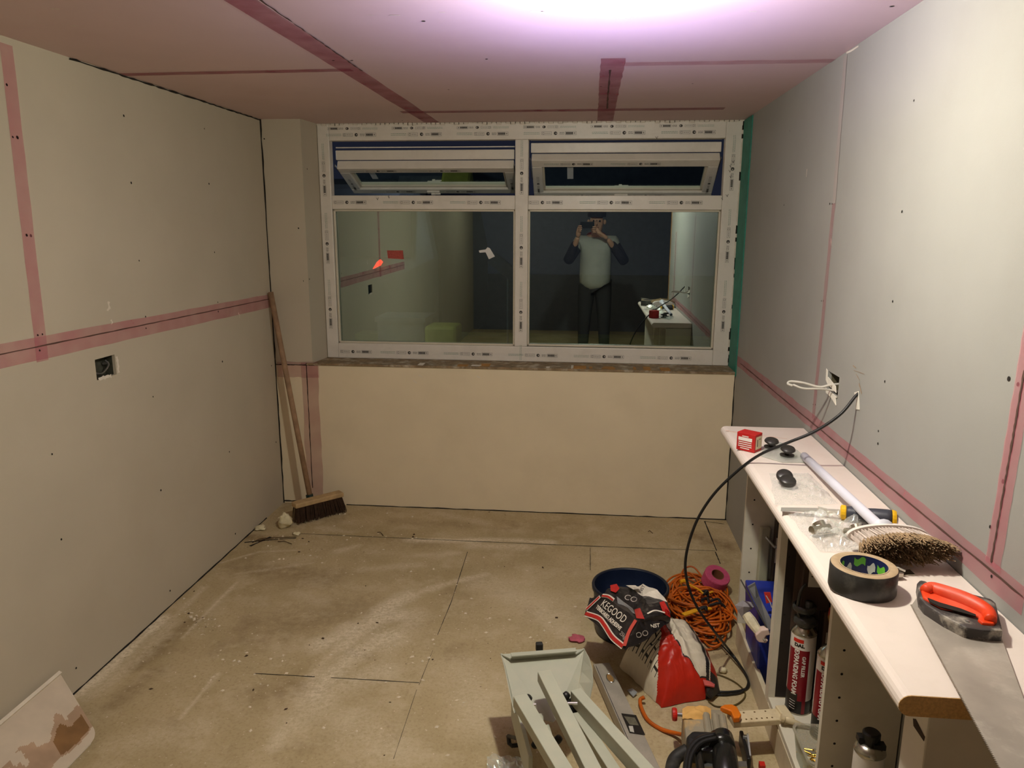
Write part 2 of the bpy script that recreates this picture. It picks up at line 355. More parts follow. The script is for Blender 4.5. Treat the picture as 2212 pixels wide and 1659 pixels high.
# ceiling
m = MB(); m.box((XL-.1, -3.2, ZC), (3.2, YW+.1, ZC+.1)); ce = m.build('ceiling', M_pinkboard, org=(0, 0, 0), kind='structure')
dn = (0, 0, -1)
def cz(u, v): return W(u, v, ZC)
tx = cz(850, 210).x
m = MB(); strip(m, (cz(640,80).x, 1.2, ZC), (cz(930,262).x, YW-.01, ZC), .085, dn, off=.001, jit=.05, seg=20); m.build('joint_tape', M_tapeC, ce, label='wide dark pink tape running from window towards camera')
m = MB(); yb = cz(500, 157).y; strip(m, (XL, yb, ZC), (tx, yb-.02, ZC), .05, dn, off=.0013, jit=.06); m.build('joint_tape', M_tapeC, ce, label='pink tape crossing above the left wall')
m = MB(); yc = cz(1200, 238).y; strip(m, (cz(860,238).x, yc+.01, ZC), (cz(1560,238).x, yc, ZC), .07, dn, off=.0013, jit=.06); m.build('joint_tape', M_tapeC, ce, label='pink tape parallel to the window head')
m = MB(); strip(m, (cz(1325,125).x, cz(1325,125).y, ZC), (cz(1308,255).x, YW-.01, ZC), .085, dn, off=.0016, jit=.05); m.build('joint_tape', M_tapeC, ce, label='pink tape between the bulb and the window')
m = MB(); yd = cz(1650,133).y; strip(m, (cz(1350,133).x, yd, ZC), (XR, yd, ZC), .06, dn, off=.0019, jit=.06); m.build('joint_tape', M_tapeL, ce, label='faint pink tape reaching the right wall')
m = MB(); strip(m, (cz(600,30).x+.012, 1.8, ZC), (cz(760,142).x+.012, yb, ZC), .005, dn, off=.0023, jit=.9, seg=50); strip(m, (cz(1318,150).x, cz(1318,150).y, ZC), (cz(1312,230).x, yc-.05, ZC), .006, dn, off=.0023, jit=.7, seg=20); m.build('board_joint', M_seam, ce)
m = MB(); dots(m, [(915,45),(1051,127),(760,130),(720,130),(969,193),(869,260),(1298,186),(1496,180),(1927,13)], cz, dn, .005); m.build('screw_heads', M_dark, ce)
m = MB()
for u, v, s_ in [(118,18,.006),(161,55,.005),(853,32,.007),(1160,24,.009),(1177,24,.005),(1627,24,.005),(800,32,.004),(955,26,.004),(377,52,.003)]:
    p = cz(u, v); strip(m, p-Vector((s_*2,0,0)), p+Vector((s_*2,.003,0)), s_, dn, off=.001, jit=.6, seg=6)
m.build('plaster_speck', M_smear, ce)

# back wall under the window and pier on its left
wt = .863; xp = -1.565
m = MB(); m.box((XL, D, 0), (XR, YW+.1, wt-.012)); wb = m.build('wall_back', M_boardB, org=(0, 0, 0), kind='structure')
m = MB(); m.prism([(XL, D, wt-.012), (xp, D, wt-.012), (-1.545, YW, wt-.012), (-1.545, YW+.1, wt-.012), (XL, YW+.1, wt-.012)], (0, 0, ZC-wt+.012)); wp = m.build('wall_back_pier', M_board, org=(0, 0, 0), kind='structure')
nb = (0, -1, 0)
m = MB(); strip(m, (-1.59, D, .02), (-1.585, D, wt), .10, nb, off=.001, jit=.08, seg=12); m.build('joint_tape', M_tapeL, wb, label='pink tape down the joint below the pier')
m = MB(); strip(m, (XL+.01, D, wt-.04), (-1.53, D, wt-.04), .09, nb, off=.0012, jit=.1, seg=8); m.build('joint_tape', M_tapeL, wb, label='pink tape below the pier')
m = MB(); strip(m, (XL+.1, D, .03), (XL+.1, D, wt-.05), .16, nb, off=.0008, jit=.06, seg=8)
m = MB(); strip(m, (XL+.005, D, wt-.012), (-1.555, D, wt-.012), .005, nb, off=.002, jit=.5); strip(m, (-1.605, D, .1), (-1.603, D, wt), .004, nb, off=.002, jit=.5, seg=30)
strip(m, (-1.4, D, .002), (XR, D, .002), .007, nb, off=.002, jit=.6, seg=40); strip(m, (XR-.004, D, .0), (XR-.004, D, wt), .006, nb, off=.002, jit=.4, seg=20); m.build('board_joint', M_dark, wb)
m = MB()
for u, v in [(905,810),(1030,812),(893,822)]:
    p = AY(u, v, D); strip(m, p, p+Vector((.02, 0, -.012)), .004, nb, off=.001, jit=.7, seg=6)
m.build('plaster_smear', M_smear, wb)
m = MB(); dots(m, [(563,264),(645,493),(571,300)], lambda u, v: AY(u, v, D), nb); dots(m, [(655,607),(668,603),(663,365)], lambda u, v: AX(u, v, xp+.007), (1, 0, 0), .004); m.build('screw_heads', M_dark, wp)
m = MB(); m.box((-1.60, D-.006, wt-.012), (XR, YW, wt+.0)); m.build('trim_1', M_wood, kind='structure')
m = MB(); 
for i in range(16):
    x = random.uniform(-.95, .6); m.box((x, D-.004+random.uniform(0,.03), wt), (x+random.uniform(.01,.06), D+random.uniform(.03,.1), wt+random.uniform(.001,.003)), 0 if i % 4 else 1)
m.build('filler_scrap', [mat('dried_foam', (176, 124, 60), .8, var=.3), M_smear], kind='stuff', label='flakes of dried foam and filler along the window sill', cat='debris')
# green membrane on the right-hand reveal
m = MB(); m.box((XR-.006, D-.012, wt-.02), (XR, YW, ZC-.005)); m.build('trim_2', M_green, kind='structure')
# right wall tapes, joints, screws
nr = (-1, 0, 0)
JR0 = AX(1590, 776, XR); JR1 = AX(2212, 1300, XR)
def RW(u, v): return AX(u, v, XR)
mR = MB(); strip(mR, JR0, RW(1760, 915), .055, nr, off=.001, jit=.08); strip(mR, RW(1760, 915), RW(2212, 1300), .058, nr, off=.001, jit=.05); mR.build('joint_tape', M_tape, wr, label='pink scrim tape along the level joint above the worktop')
mR = MB(); strip(mR, RW(1802, 440), RW(1757, 905), .035, nr, off=.0013, jit=.12); mR.build('joint_tape', M_tapeL, wr, label='pink scrim tape down the far upright joint')
mR = MB(); strip(mR, RW(1827, 120), RW(1802, 440), .035, nr, off=.0013, jit=.12); mR.build('joint_tape', mat('faded_tape', (164, 154, 148), .8, var=.05), wr, label='faded tape at the top of the far joint')
mR = MB(); strip(mR, RW(2255, 560), RW(2145, 1225), .055, nr, off=.0013, jit=.06); mR.build('joint_tape', M_tape, wr, label='pink scrim tape down the near upright joint')
mR = MB(); strip(mR, RW(1600, 785), RW(2212, 1289), .004, nr, off=.0022, jit=.5, seg=70); strip(mR, RW(2215, 800), RW(2143, 1215), .005, nr, off=.0022, jit=.6, seg=50); mR.build('board_joint', M_seam, wr)
mR = MB(); dots(mR, [(1975,217),(1707,283),(1694,443),(1793,440),(1798,440),(1949,457),(1929,651),(1775,650),(1779,650),(1912,824),(1898,931),(1897,958),(1888,1022),(1844,985),(1762,874),(1757,874),(2170,1040)], RW, nr, .0032)
dots(mR, [(2180,818),(2200,830),(2168,1040),(2140,1138),(2143,1245)], RW, nr, .0045); mR.build('screw_heads', M_dark, wr)
mR = MB()
for a, b, wd in [((1843,790),(1850,795),.004),((1845,800),(1868,808),.002),((1856,828),(1862,850),.006),((1858,822),(1850,808),.003)]:
    strip(mR, RW(*a), RW(*b), wd, nr, off=.001, jit=.5, seg=5)
mR.build('pencil_scuff', mat('tan_scuff', (160, 138, 116), .8), wr)
mR = MB()
for a, b in [((1829,115),(1855,100)),((1744,365),(1742,382)),((1796,515),(1796,530)),((1770,132),(1798,128))]:
    strip(mR, RW(*a), RW(*b), .006, nr, off=.001, jit=.6, seg=5)
mR.build('plaster_smear', M_smear, wr)
# socket hole in the right wall, torn paper round it
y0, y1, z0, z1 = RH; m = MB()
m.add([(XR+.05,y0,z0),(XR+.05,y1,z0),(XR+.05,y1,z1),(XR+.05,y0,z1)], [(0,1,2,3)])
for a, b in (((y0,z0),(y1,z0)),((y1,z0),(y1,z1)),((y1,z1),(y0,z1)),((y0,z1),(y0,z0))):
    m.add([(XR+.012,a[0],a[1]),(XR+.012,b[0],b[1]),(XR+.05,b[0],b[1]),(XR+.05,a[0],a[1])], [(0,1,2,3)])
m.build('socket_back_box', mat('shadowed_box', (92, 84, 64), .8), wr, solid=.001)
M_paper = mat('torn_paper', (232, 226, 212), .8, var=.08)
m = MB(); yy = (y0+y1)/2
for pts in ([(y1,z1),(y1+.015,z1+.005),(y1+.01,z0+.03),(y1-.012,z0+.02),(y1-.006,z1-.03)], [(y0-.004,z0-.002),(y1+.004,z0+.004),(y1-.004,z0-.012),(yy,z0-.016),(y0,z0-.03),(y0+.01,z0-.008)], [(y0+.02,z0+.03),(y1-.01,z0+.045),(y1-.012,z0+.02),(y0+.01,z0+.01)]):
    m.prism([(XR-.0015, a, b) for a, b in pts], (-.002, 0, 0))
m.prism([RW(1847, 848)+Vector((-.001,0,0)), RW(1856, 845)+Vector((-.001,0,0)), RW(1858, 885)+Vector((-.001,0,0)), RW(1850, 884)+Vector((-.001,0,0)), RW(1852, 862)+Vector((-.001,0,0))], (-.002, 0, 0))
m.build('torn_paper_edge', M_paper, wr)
# rooms behind the camera
M_dim = mat('dim_grey_plaster', (112, 112, 120), .8, var=.1)
m = MB(); m.box((XL-.1, -3.3, 0), (3.2, -3.2, ZC)); m.build('wall_rear', M_dim, org=(0,0,0), kind='structure')
m = MB(); m.box((3.2, -3.3, 0), (3.3, 1.16, ZC)); m.build('wall_hall', M_dim, org=(0,0,0), kind='structure')
m = MB(); m.box((XR+.1, 1.06, 0), (3.2, 1.16, ZC)); m.build('wall_partition', M_dim, org=(0,0,0), kind='structure')
m = MB(); m.box((XR, 1.0, 0), (XR+.1, 1.06, ZC)); m.build('door_1', mat('raw_timber', (190, 132, 62), .7, var=.35, vs=18), org=(0,0,0), kind='structure')

# ------------------------------------------------------------------ window
win = bpy.data.objects.new('window_1', None); COL.objects.link(win); win.location = (-.36, YW, wt); ORG[win] = Vector((-.36, YW, wt)); win['kind'] = 'structure'
wx0, wx1, wz0, wz1 = -1.543, XR-.007, wt, ZC-.002; FT = .06
op = {'ll': (-1.473, -.409, .952, 1.736), 'lr': (-.335, .736, .955, 1.736), 'tl': (-1.478, -.409, 1.814, 2.115), 'tr': (-.335, .738, 1.814, 2.116)}
def framebars(m, xs, zs, ys, b=.004):
    pass
m = MB(); ya, yb_ = YW, YW+FT
m.box((wx0, ya, wz0), (-1.475, yb_, wz1)); m.box((.737, ya, wz0), (wx1, yb_, wz1)); m.box((-1.475, ya, wz0), (.737, yb_, .952)); m.box((-1.475, ya, 2.116), (.737, yb_, wz1))
m.build('outer_frame', M_white, win, bevel=.004)
m = MB(); m.box((-.409, ya-.001, .952), (-.335, yb_, 2.116)); m.build('mullion', M_white, win, bevel=.004)
m = MB(); m.box((-1.475, ya, 1.736), (-.409, yb_, 1.814)); m.box((-.335, ya, 1.736), (.737, yb_, 1.814)); m.build('transom', M_white, win, bevel=.004)
M_bead = mat('bead_pvc', (206, 196, 176), .35, var=.04)
for k in ('ll', 'lr'):
    x0, x1, z0, z1 = op[k]; m = MB(); b = .011
    for a, c in (((x0, z0), (x1, z0+b)), ((x0, z1-b), (x1, z1)), ((x0, z0), (x0+b, z1)), ((x1-b, z0), (x1, z1))):
        m.box((a[0], ya+.014, a[1]), (c[0], ya+.034, c[1]))
    m.build('glazing_bead', M_bead, win, bevel=.003)
M_glass = glassy('window_glass', (255, 255, 255), 1, .32, tint=(.82, .9, .86, 1))
for k in ('ll', 'lr'):
    x0, x1, z0, z1 = op[k]; m = MB(); m.box((x0+.001, ya+.036, z0+.001), (x1-.001, ya+.040, z1-.001)); g = m.build('glass_pane', M_glass, win)
M_film = M_print
def stamp(m, o, a, b, n, s=1., short=False):
    """one printed legend of the frame's protective film, o origin, a along, b across"""
    o = Vector(o)+Vector(n)*.0016; a = Vector(a)*s; b = Vector(b)*s
    def q(x0, x1, y0, y1, mi=0): m.add([o+a*x0+b*y0, o+a*x1+b*y0, o+a*x1+b*y1, o+a*x0+b*y1], [(0, 1, 2, 3)], mi)
    def words(x0, x1, y, h, mi):
        x = x0
        while x < x1: l = random.uniform(.006, .013); q(x, min(x+l, x1), y, y+h, mi); x += l+.002
    if not short:
        words(0, .088, .0035, .0016, 1); words(0, .088, -.0045, .0016, 1)
    for y in (-.0085, .0075): q(.100, .154, y, y+.001, 0)
    for x in (.099, .154): q(x, x+.001, -.0085, .0085, 0)
    for t in range(8):
        a0, a1 = t*math.pi/4, (t+1)*math.pi/4
        m.add([o+a*(.109+.006*math.cos(a0))+b*(.006*math.sin(a0)), o+a*(.109+.006*math.cos(a1))+b*(.006*math.sin(a1)), o+a*(.109+.0045*math.cos(a1))+b*(.0045*math.sin(a1)), o+a*(.109+.0045*math.cos(a0))+b*(.0045*math.sin(a0))], [(0, 1, 2, 3)])
    words(.119, .15, -.001, .0018, 0)
    c = o+a*.176; R = .0095
    m.add([c+a*R*math.cos(t*math.pi/6)+b*R*math.sin(t*math.pi/6) for t in range(12)], [tuple(range(12))], 0)
    m.add([c+Vector(n)*.0003+a*(.003+.003*math.cos(t*math.pi/4))+b*.003*math.sin(t*math.pi/4) for t in range(8)], [tuple(range(8))], 2)
    for y in (-.006, -.001, .004): words(.198, .224, y, .0016, 0)
    for y in (-.0095, .0085): q(.229, .29, y, y+.001, 0)
    for x in (.229, .289): q(x, x+.001, -.0095, .0095, 0)
    for k in range(6): q(.233+k*.0068, .2385+k*.0068, -.006, .006, 0)
    q(.277, .285, -.001, .001, 0); q(.280, .282, -.005, .005, 0)
mp = MB(); ny = (0, -1, 0); ff = YW
X_, Z_ = Vector((1, 0, 0)), Vector((0, 0, 1))
for i in range(6): stamp(mp, (-1.49+i*.376, ff, 2.147), X_, Z_, ny)
for i in range(6): stamp(mp, (-1.19+i*.372, ff, 2.181), -X_, -Z_*.75, ny)
for i in range(3): stamp(mp, (-1.58+.12+i*.39-.1, ff-.001, 1.775), X_, Z_, ny, short=(i == 0))
for i in range(3): stamp(mp, (-.43+.0+i*.385-.0, ff-.001, 1.775), X_, Z_, ny, short=(i == 0))
for i in range(6): stamp(mp, (-1.62+.3*0+i*.385+.28*0+.02, ff, .902), X_, Z_, ny, short=(i == 0)) if i else stamp(mp, (-1.56, ff, .902), X_, Z_, ny, short=True)
for i in range(3): stamp(mp, (-1.513, ff, 2.10-i*.385), -Z_, X_, ny)
for i in range(3): stamp(mp, (-.372, ff-.001, 1.70-i*.37), -Z_, X_, ny)
stamp(mp, (-.372, ff-.001, 2.11), -Z_, X_, ny)
for i in range(3): stamp(mp, (.782, ff, 2.13-i*.39), -Z_, X_, ny)
fp = mp.build('film_print', [M_print, M_printg, M_white], win); fp['label'] = 'grey and green printing on the protective film'
# ragged sealant / plaster along head and right jamb
m = MB()
for i in range(90):
    x = wx0+(wx1-wx0)*i/90; m.box((x, YW-.003, ZC-random.uniform(.006, .016)), (x+.03, YW+.001, ZC-.001))
for i in range(60):
    z = wt+.02+(ZC-wt-.03)*i/60; m.box((XR-random.uniform(.008, .015), YW-.003, z), (XR-.006, YW+.001, z+.024), 1 if random.random() < .35 else 0)
m.build('ragged_sealant', [mat('sealant', (212, 202, 186), .8, var=.1), M_dark], win)
# pencil scribbles near the right jamb
m = MB()
for u, v, a in [(1578,362,0),(1576,372,1),(1583,352,1),(1578,385,0),(1570,425,1),(1560,432,0),(1418,300,1),(840,428,0),(815,432,1)]:
    p = AY(u, v, YW-.0018); m.tube([p, p+Vector((.008 if a else .002, 0, .014 if a else .02))], .0009, 4); m.tube([p+Vector((.004,0,0)), p+Vector((-.006,0,.012))], .0009, 4)
m.build('pencil_marks', M_print, win)
# opened top-hung sashes
def sash(x0, x1, zt, th, L, name_label, printed_top):
    o = Vector((0, YW+.075, zt)); d = Vector((0, math.sin(th), -math.cos(th))); n = Vector((0, -math.cos(th), -math.sin(th))); ex = Vector((1, 0, 0))
    def P(x, s_, q): return Vector((x, o.y, o.z))+d*s_+n*q
    def bar(m, xa, xb, sa, sb, q0, q1, mi=0): m.hexa([P(xa, sa, q0), P(xb, sa, q0), P(xb, sb, q0), P(xa, sb, q0), P(xa, sa, q1), P(xb, sa, q1), P(xb, sb, q1), P(xa, sb, q1)], mi)
    m = MB(); w_ = .058
    bar(m, x0, x1, 0, w_, 0, .05); bar(m, x0, x1, L-w_, L, 0, .05); bar(m, x0, x0+w_, w_, L-w_, 0, .05); bar(m, x1-w_, x1, w_, L-w_, 0, .05)
    sf = m.build('sash', M_white, win, bevel=.004); sf['label'] = name_label
    m = MB(); m.box((x0-.004, YW+.058, zt+.002), (x1+.004, YW+.074, zt+.056)); m.build('top_flange', M_white, sf, bevel=.004)
    m = MB(); m.box((x0-.006, YW+.072, zt+.069), (x1+.006, YW+.084, zt+.075)); m.build('drip_bar', M_white, sf)
    m = MB(); 
    for sa, sb, xa, xb in ((w_, w_+.012, x0+w_, x1-w_), (L-w_-.012, L-w_, x0+w_, x1-w_), (w_, L-w_, x0+w_, x0+w_+.012), (w_, L-w_, x1-w_-.012, x1-w_)): bar(m, xa, xb, sa, sb, .015, .035)
    m.build('sash_bead', M_bead, sf)
    m = MB(); bar(m, x0+w_, x1-w_, w_, L-w_, .02, .024); m.build('sash_glass', M_glass, sf)
    xs = x0+.16 if x0 < -1 else x0+.2
    m = MB(); bar(m, xs, xs+.035, w_+.03, w_+.13, .0245, .0255); m.build('glass_sticker', mat('pale_sticker', (186, 190, 192), .6), sf)
    m = MB(); 
    k = random.Random(3); xx = x0+.07
    while xx < x1-.3: stamp(m, P(xx, .03, .0505), ex, -d, n, .95); stamp(m, P(xx+.05, L-.03, .0505), ex, -d, n, .95); xx += .375
    stamp(m, P(x0+.03, .06, .0505), d, ex, n, .8, True); stamp(m, P(x1-.03, .06, .0505), d, ex, n, .8, True)
    m.build('sash_print', [M_print, M_printg, M_white], sf)
    xm = (x0+x1)/2-.01; m = MB()
    bar(m, xm-.035, xm+.045, L-.045, L-.022, .05, .062); bar(m, xm-.008, xm+.012, L-.04, L+.035, .062, .075); bar(m, xm+.012, xm+.05, L-.036, L-.026, .062, .072)
    m.build('sash_handle', M_white, sf, bevel=.003)
    for xe in (x0-.008, x1+.004):
        m = MB(); m.beam((xe, YW+.05, zt-.03), P(xe, L*.55, .02), .004, .014, (0, 0, 1)); m.build('friction_stay', M_steel, sf)
sash(-1.455, -.423, 2.013, math.radians(68), .34, 'left fanlight sash, tilted wide open', False)
sash(-.322, .722, 2.047, math.radians(54), .34, 'right fanlight sash, tilted open', True)

# things on and beyond the glass
def qlabel(name, pts, y, m, **t):
    b = MB(); b.prism([AY(u, v, y) for u, v in pts], (0, .0008, 0)); return b.build(name, m, **t)
qlabel('glass_label', [(1034,541),(1049,539),(1053,534),(1058,536),(1069,554),(1056,560),(1049,545),(1036,546)], YW+.034, mat('white_label', (214, 212, 208), .6), label='small torn white label stuck on the left window pane', cat='label')
qlabel('red_notice', [(836,541),(870,541),(872,560),(838,558)], YW+.034, mat('red_notice', (176, 78, 66), .6, var=.3, vs=120), label='small red printed notice on the left window pane', cat='notice')
M_road = mat('wet_asphalt', (52, 54, 54), .7, var=.3)
m = MB(); m.box((-14, YW+.15, -.4), (14, 30, -.25)); m.build('ground', M_road, org=(0, 0, 0), kind='structure')
m = MB(); m.box((-2.2, 7.0, -.25), (1.6, 7.25, .62)); m.build('garden_wall', mat('mossy_block', (126, 128, 66), .9, var=.5, vs=6, dirt=(60, 64, 30), ds=3, da=.8), label='low mossy yellow-green wall outside below the window', cat='wall')
c = AY(962, 728, 6.6); m = MB(); m.box((c.x-.16, 6.45, -.25), (c.x+.13, 6.75, .78)); m.build('yellow_crate', mat('yellow_plastic', (214, 206, 70), .6, var=.15, vs=12), bevel=.03, label='bright yellow crate outside, seen low through the left pane', cat='crate')
c = AY(905, 720, 6.8); m = MB(); m.box((c.x-.32, 6.55, -.25), (c.x+.1, 6.95, .80)); m.box((c.x-.34, 6.53, .80), (c.x+.12, 6.97, .84)); m.build('grey_crate', mat('grey_box', (116, 116, 108), .8, var=.2), label='dull grey lidded crate outside, left of the yellow one', cat='crate')
# parked van with one red tail lamp
van = thing('parked_van', (-2.6, 9., -.25), 'dark parked van outside the left pane with one red tail lamp lit', 'van')
M_van = mat('van_paint', (58, 60, 56), .35, var=.1); M_vg = mat('van_window', (20, 24, 26), .1)
m = MB(); m.prism([(-4.2, 8.2, .05), (-4.2, 8.2, 1.3), (-4.05, 8.3, 2.0), (-3.9, 8.4, 2.15), (-1.9, 8.4, 2.15), (-1.75, 8.3, 2.0), (-1.6, 8.2, 1.3), (-1.6, 8.2, .05)], (0, 4.2, 0)); m.build('body', M_van, van, bevel=.08)
m = MB(); m.box((-3.9, 8.17, 1.3), (-3.0, 8.21, 1.85)); m.box((-2.8, 8.17, 1.3), (-1.9, 8.21, 1.85)); m.build('rear_window', M_vg, van)
m = MB(); m.box((-4.15, 8.1, .1), (-1.65, 8.2, .35)); m.build('bumper', M_black, van, bevel=.03)
p = AY(815, 571, 8.15); m = MB(); m.prism([AY(805, 581, 8.14), AY(820, 574, 8.14), AY(825, 566, 8.14), AY(820, 561, 8.14), AY(814, 566, 8.14)], (0, .05, 0)); m.build('tail_lamp', mat('lit_red_lamp', (255, 40, 20), .4, emit=4., var=.3, vs=30), van)
for x in (-4.0, -1.95):
    M3 = Matrix.Rotation(math.pi/2, 3, 'Y'); m = MB(); m.lathe([(0, -.1), (.3, -.1), (.34, -.05), (.34, .08), (.3, .1), (0, .1)], (x, 9.2, .09), M3, 24); m.build('wheel', M_blackm, van, smooth=False)
# pole outside
m = MB(); p = AY(1097, 740, 5.6); m.tube([(p.x, 5.6, -.25), (p.x, 5.6, 1.32)], .008, 8); m.build('garden_stake', mat('pale_stake', (120, 124, 118), .6), label='thin pale upright stake outside near the mullion', cat='stake')
p0 = AY(1062, 556, 5.3); p1 = AY(1108, 592, 5.3)
m = MB(); m.beam(p0, p1+Vector((.06, 0, -.05)), .04, .09, (0, 0, 1)); m.beam(Vector((p1.x+.02, 5.3, -.25)), Vector((p1.x+.02, 5.3, p1.z)), .03, .03, (0, 1, 0)); m.build('post_bracket', mat('bluegrey_metal', (76, 78, 98), .6), label='blue-grey sloping bar on a post outside, below the white label', cat='bracket')

# ------------------------------------------------------------------ lamp on the ceiling
lampE = bpy.data.materials.new('bulb_glow'); lampE.use_nodes = True
nt = lampE.node_tree; nt.nodes.remove(nt.nodes['Principled BSDF']); em = nt.nodes.new('ShaderNodeEmission'); em.inputs[0].default_value = (1, .98, .83, 1); em.inputs[1].default_value = LAMP_E
nt.links.new(em.outputs[0], nt.nodes['Material Output'].inputs[0])
lo = thing('ceiling_lamp', (LAMP.x, LAMP.y, ZC), 'glaring white bulb in a holder on the pink ceiling', 'lamp')
m = MB(); m.lathe([(.001, -.045), (.0172, -.0416), (.0318, -.0318), (.0416, -.0172), (.045, 0), (.001, .0005)], LAMP, None, 24); m.build('bulb', lampE, lo, smooth=True)
m = MB(); m.lathe([(.0, 0), (.05, 0), (.048, -.012), (.026, -.02), (.030, -.045), (.046, -.073), (.0, -.074)], (LAMP.x, LAMP.y, ZC), None, 24); m.build('bulb_holder', M_white, lo, smooth=True)
# added violet spot without a fitting, imitating glare on the ceiling round the lamp
hl = bpy.data.lights.new('halo', 'SPOT'); hl.energy = 34; hl.color = (.48, .44, 1.); hl.spot_size = math.radians(152); hl.spot_blend = 1.; hl.shadow_soft_size = .03
ho = bpy.data.objects.new('glare_spot', hl); COL.objects.link(ho); ho.parent = lo; ho.location = (.0, .28, -.56); ho.rotation_euler = (math.radians(172), 0, 0)
# unseen second bulb, added as fill light behind the camera
l2 = thing('ceiling_lamp', (-.8, -1.7, ZC), 'added fill bulb in a holder on the ceiling behind the photographer', 'lamp')
M_g2 = lampE.copy(); M_g2.name = 'rear_fill_glow'; M_g2.node_tree.nodes['Emission'].inputs[1].default_value = 150.
for nm, prof, mm, dz in (('bulb', [(.001, -.045), (.02, -.041), (.037, -.026), (.045, 0), (.040, .02), (.026, .036), (.016, .045), (.001, .046)], M_g2, -.11), ('bulb_holder', [(.0, 0), (.05, 0), (.048, -.012), (.02, -.02), (.018, -.06), (.0, -.06)], M_white, 0)):
    m = MB(); m.lathe(prof, (-.8, -1.7, ZC+dz), None, 20); m.build(nm, mm, l2, smooth=True)
# dim bluish street light outside
sl = bpy.data.lights.new('street_light', 'POINT'); sl.energy = 45; sl.color = (.62, .76, 1.); sl.shadow_soft_size = .2
so = bpy.data.objects.new('street_light', sl); COL.objects.link(so); so.location = (-2.6, 5.6, 2.3)
#--PART2
# ------------------------------------------------------------------ broom in the corner
top = Vector((XL+.022, 4.10, 1.275)); foot = AY(672, 1088, 3.965); head_c = foot
br = thing('broom', (foot.x, foot.y, 0), 'wooden yard broom with dark brown bristles leaning in the left corner', 'broom')
M_bw = mat('broom_timber', (156, 124, 94), .7, var=.3, vs=25)
m = MB(); m.tube([foot+Vector((0,0,.01)), foot.lerp(top, .5), top], .0155, 10); m.build('handle', M_bw, br, smooth=True)
m = MB(); dd = (top-foot).normalized(); m.tube([foot-dd*.01, foot+dd*.055], .021, 10); m.build('socket', mat('green_socket', (18, 44, 40), .5), br)
hl_, hr_ = AY(640, 1118, 3.86), AY(735, 1092, 4.06)
ax = (hr_-hl_).normalized(); pr = Vector((ax.y, -ax.x, 0)).normalized()
c0 = (hl_+hr_)/2
m = MB(); dn_ = Vector((0, 0, -1)); half = (hr_-hl_).length/2+.012
tilt = (pr*.30+dn_).normalized(); side = tilt.cross(ax).normalized()
zc = .105; hc = Vector((c0.x, c0.y, zc)); axh = Vector((ax.x, ax.y, 0)).normalized(); side = Vector((-axh.y, axh.x, 0))
M4 = frame_from(axh, side, hc); m.mbox(M4, (half*2, .06, .028)); m.build('head', mat('pale_broom_head', (186, 156, 112), .7, var=.2, vs=30), br, bevel=.006)
M_brs = mat('brown_bristles', (66, 44, 28), .9, var=.4, vs=60)
rs = random.Random(5); m = MB()
for i in range(700):
    a = rs.uniform(-half+.01, half-.01); b = rs.uniform(-.026, .026); p = hc+axh*a+side*b-Vector((0,0,.012))
    q = Vector((p.x, p.y, 0))+axh*(a*.10+rs.uniform(-.006,.006))+side*(b*.5+rs.uniform(-.008,.008))-side*.012; q.z = rs.uniform(.001, .012)
    w_ = Vector((.0022, 0, 0)); h_ = Vector((0, .0022, 0)); m.add([p-w_, p+w_, p+h_, q-w_*.6, q+w_*.6, q+h_*.6], [(0,1,4,3),(1,2,5,4),(2,0,3,5)])
m.build('bristles', M_brs, br)

# ------------------------------------------------------------------ plastering board leaning at the left
hb = thing('plastering_board', W(215, 1592, .0), 'stained white board propped against the left wall, bottom left', 'board')
P2 = W(211, 1592, .004); P1 = AX(128, 1457, XL+.014); e = Vector((.0, -1, 0)); L = 1.05
nrm = (P2-P1).cross(e).normalized()
if nrm.x < 0: nrm = -nrm
q1, q2 = P1+e*L, P2+e*L
m = MB(); k = P2+(P1-P2)*.12; k2 = P2+e*.035
poly = [P1, P1+(P2-P1)*.88, P2+(P1-P2)*.04+e*.012, k2, q2, q1]
def uvp(s_, t): return P1+(P2-P1)*s_+e*(t*L)
n1, n2 = 70, 170; vs = []; fs = []; mi = []
for j in range(n2+1):
    for i in range(n1+1):
        s_ = i/n1; t = j/n2
        if t < .035 and s_ > .88: r = math.hypot((s_-.88)/.12, (.035-t)/.035); t = t if r <= 1 else .035-.035*math.sqrt(max(0, 1-((s_-.88)/.12)**2))
        vs.append(uvp(s_, t)+nrm*.006)
for j in range(n2):
    for i in range(n1): fs.append((j*(n1+1)+i, j*(n1+1)+i+1, (j+1)*(n1+1)+i+1, (j+1)*(n1+1)+i)); 
    for i in range(n1):
        s_ = (i+.5)/n1; t = (j+.5)/n2; nn = noise.noise(Vector((s_*4, t*16, 1)))*.2+noise.noise(Vector((s_*12, t*40, 1)))*.06
        c = 0
        if s_+nn > .50+t*.1 and s_ < .86+nn*.3: c = 1
        if s_+nn*.6 > .60 and s_ < .84+nn*.2 and t < .16+nn*.4 and t > .01: c = 2
        mi.append(c)
m.v = vs; m.f = fs; m.m = mi
m.build('board_face', [mat('plaster_white', (206, 190, 168), .7, var=.1, vs=12), mat('plaster_film', (180, 150, 122), .7, var=.2, vs=12), mat('brown_stain', (140, 102, 60), .6, var=.3, vs=10)], hb)
m = MB(); m.prism(poly, -nrm*.012+nrm*.005); m.beam(P1+nrm*.004, q1+nrm*.004, .012, .020, nrm); m.build('board_edge', mat('plaster_edge', (226, 214, 194), .7), hb)

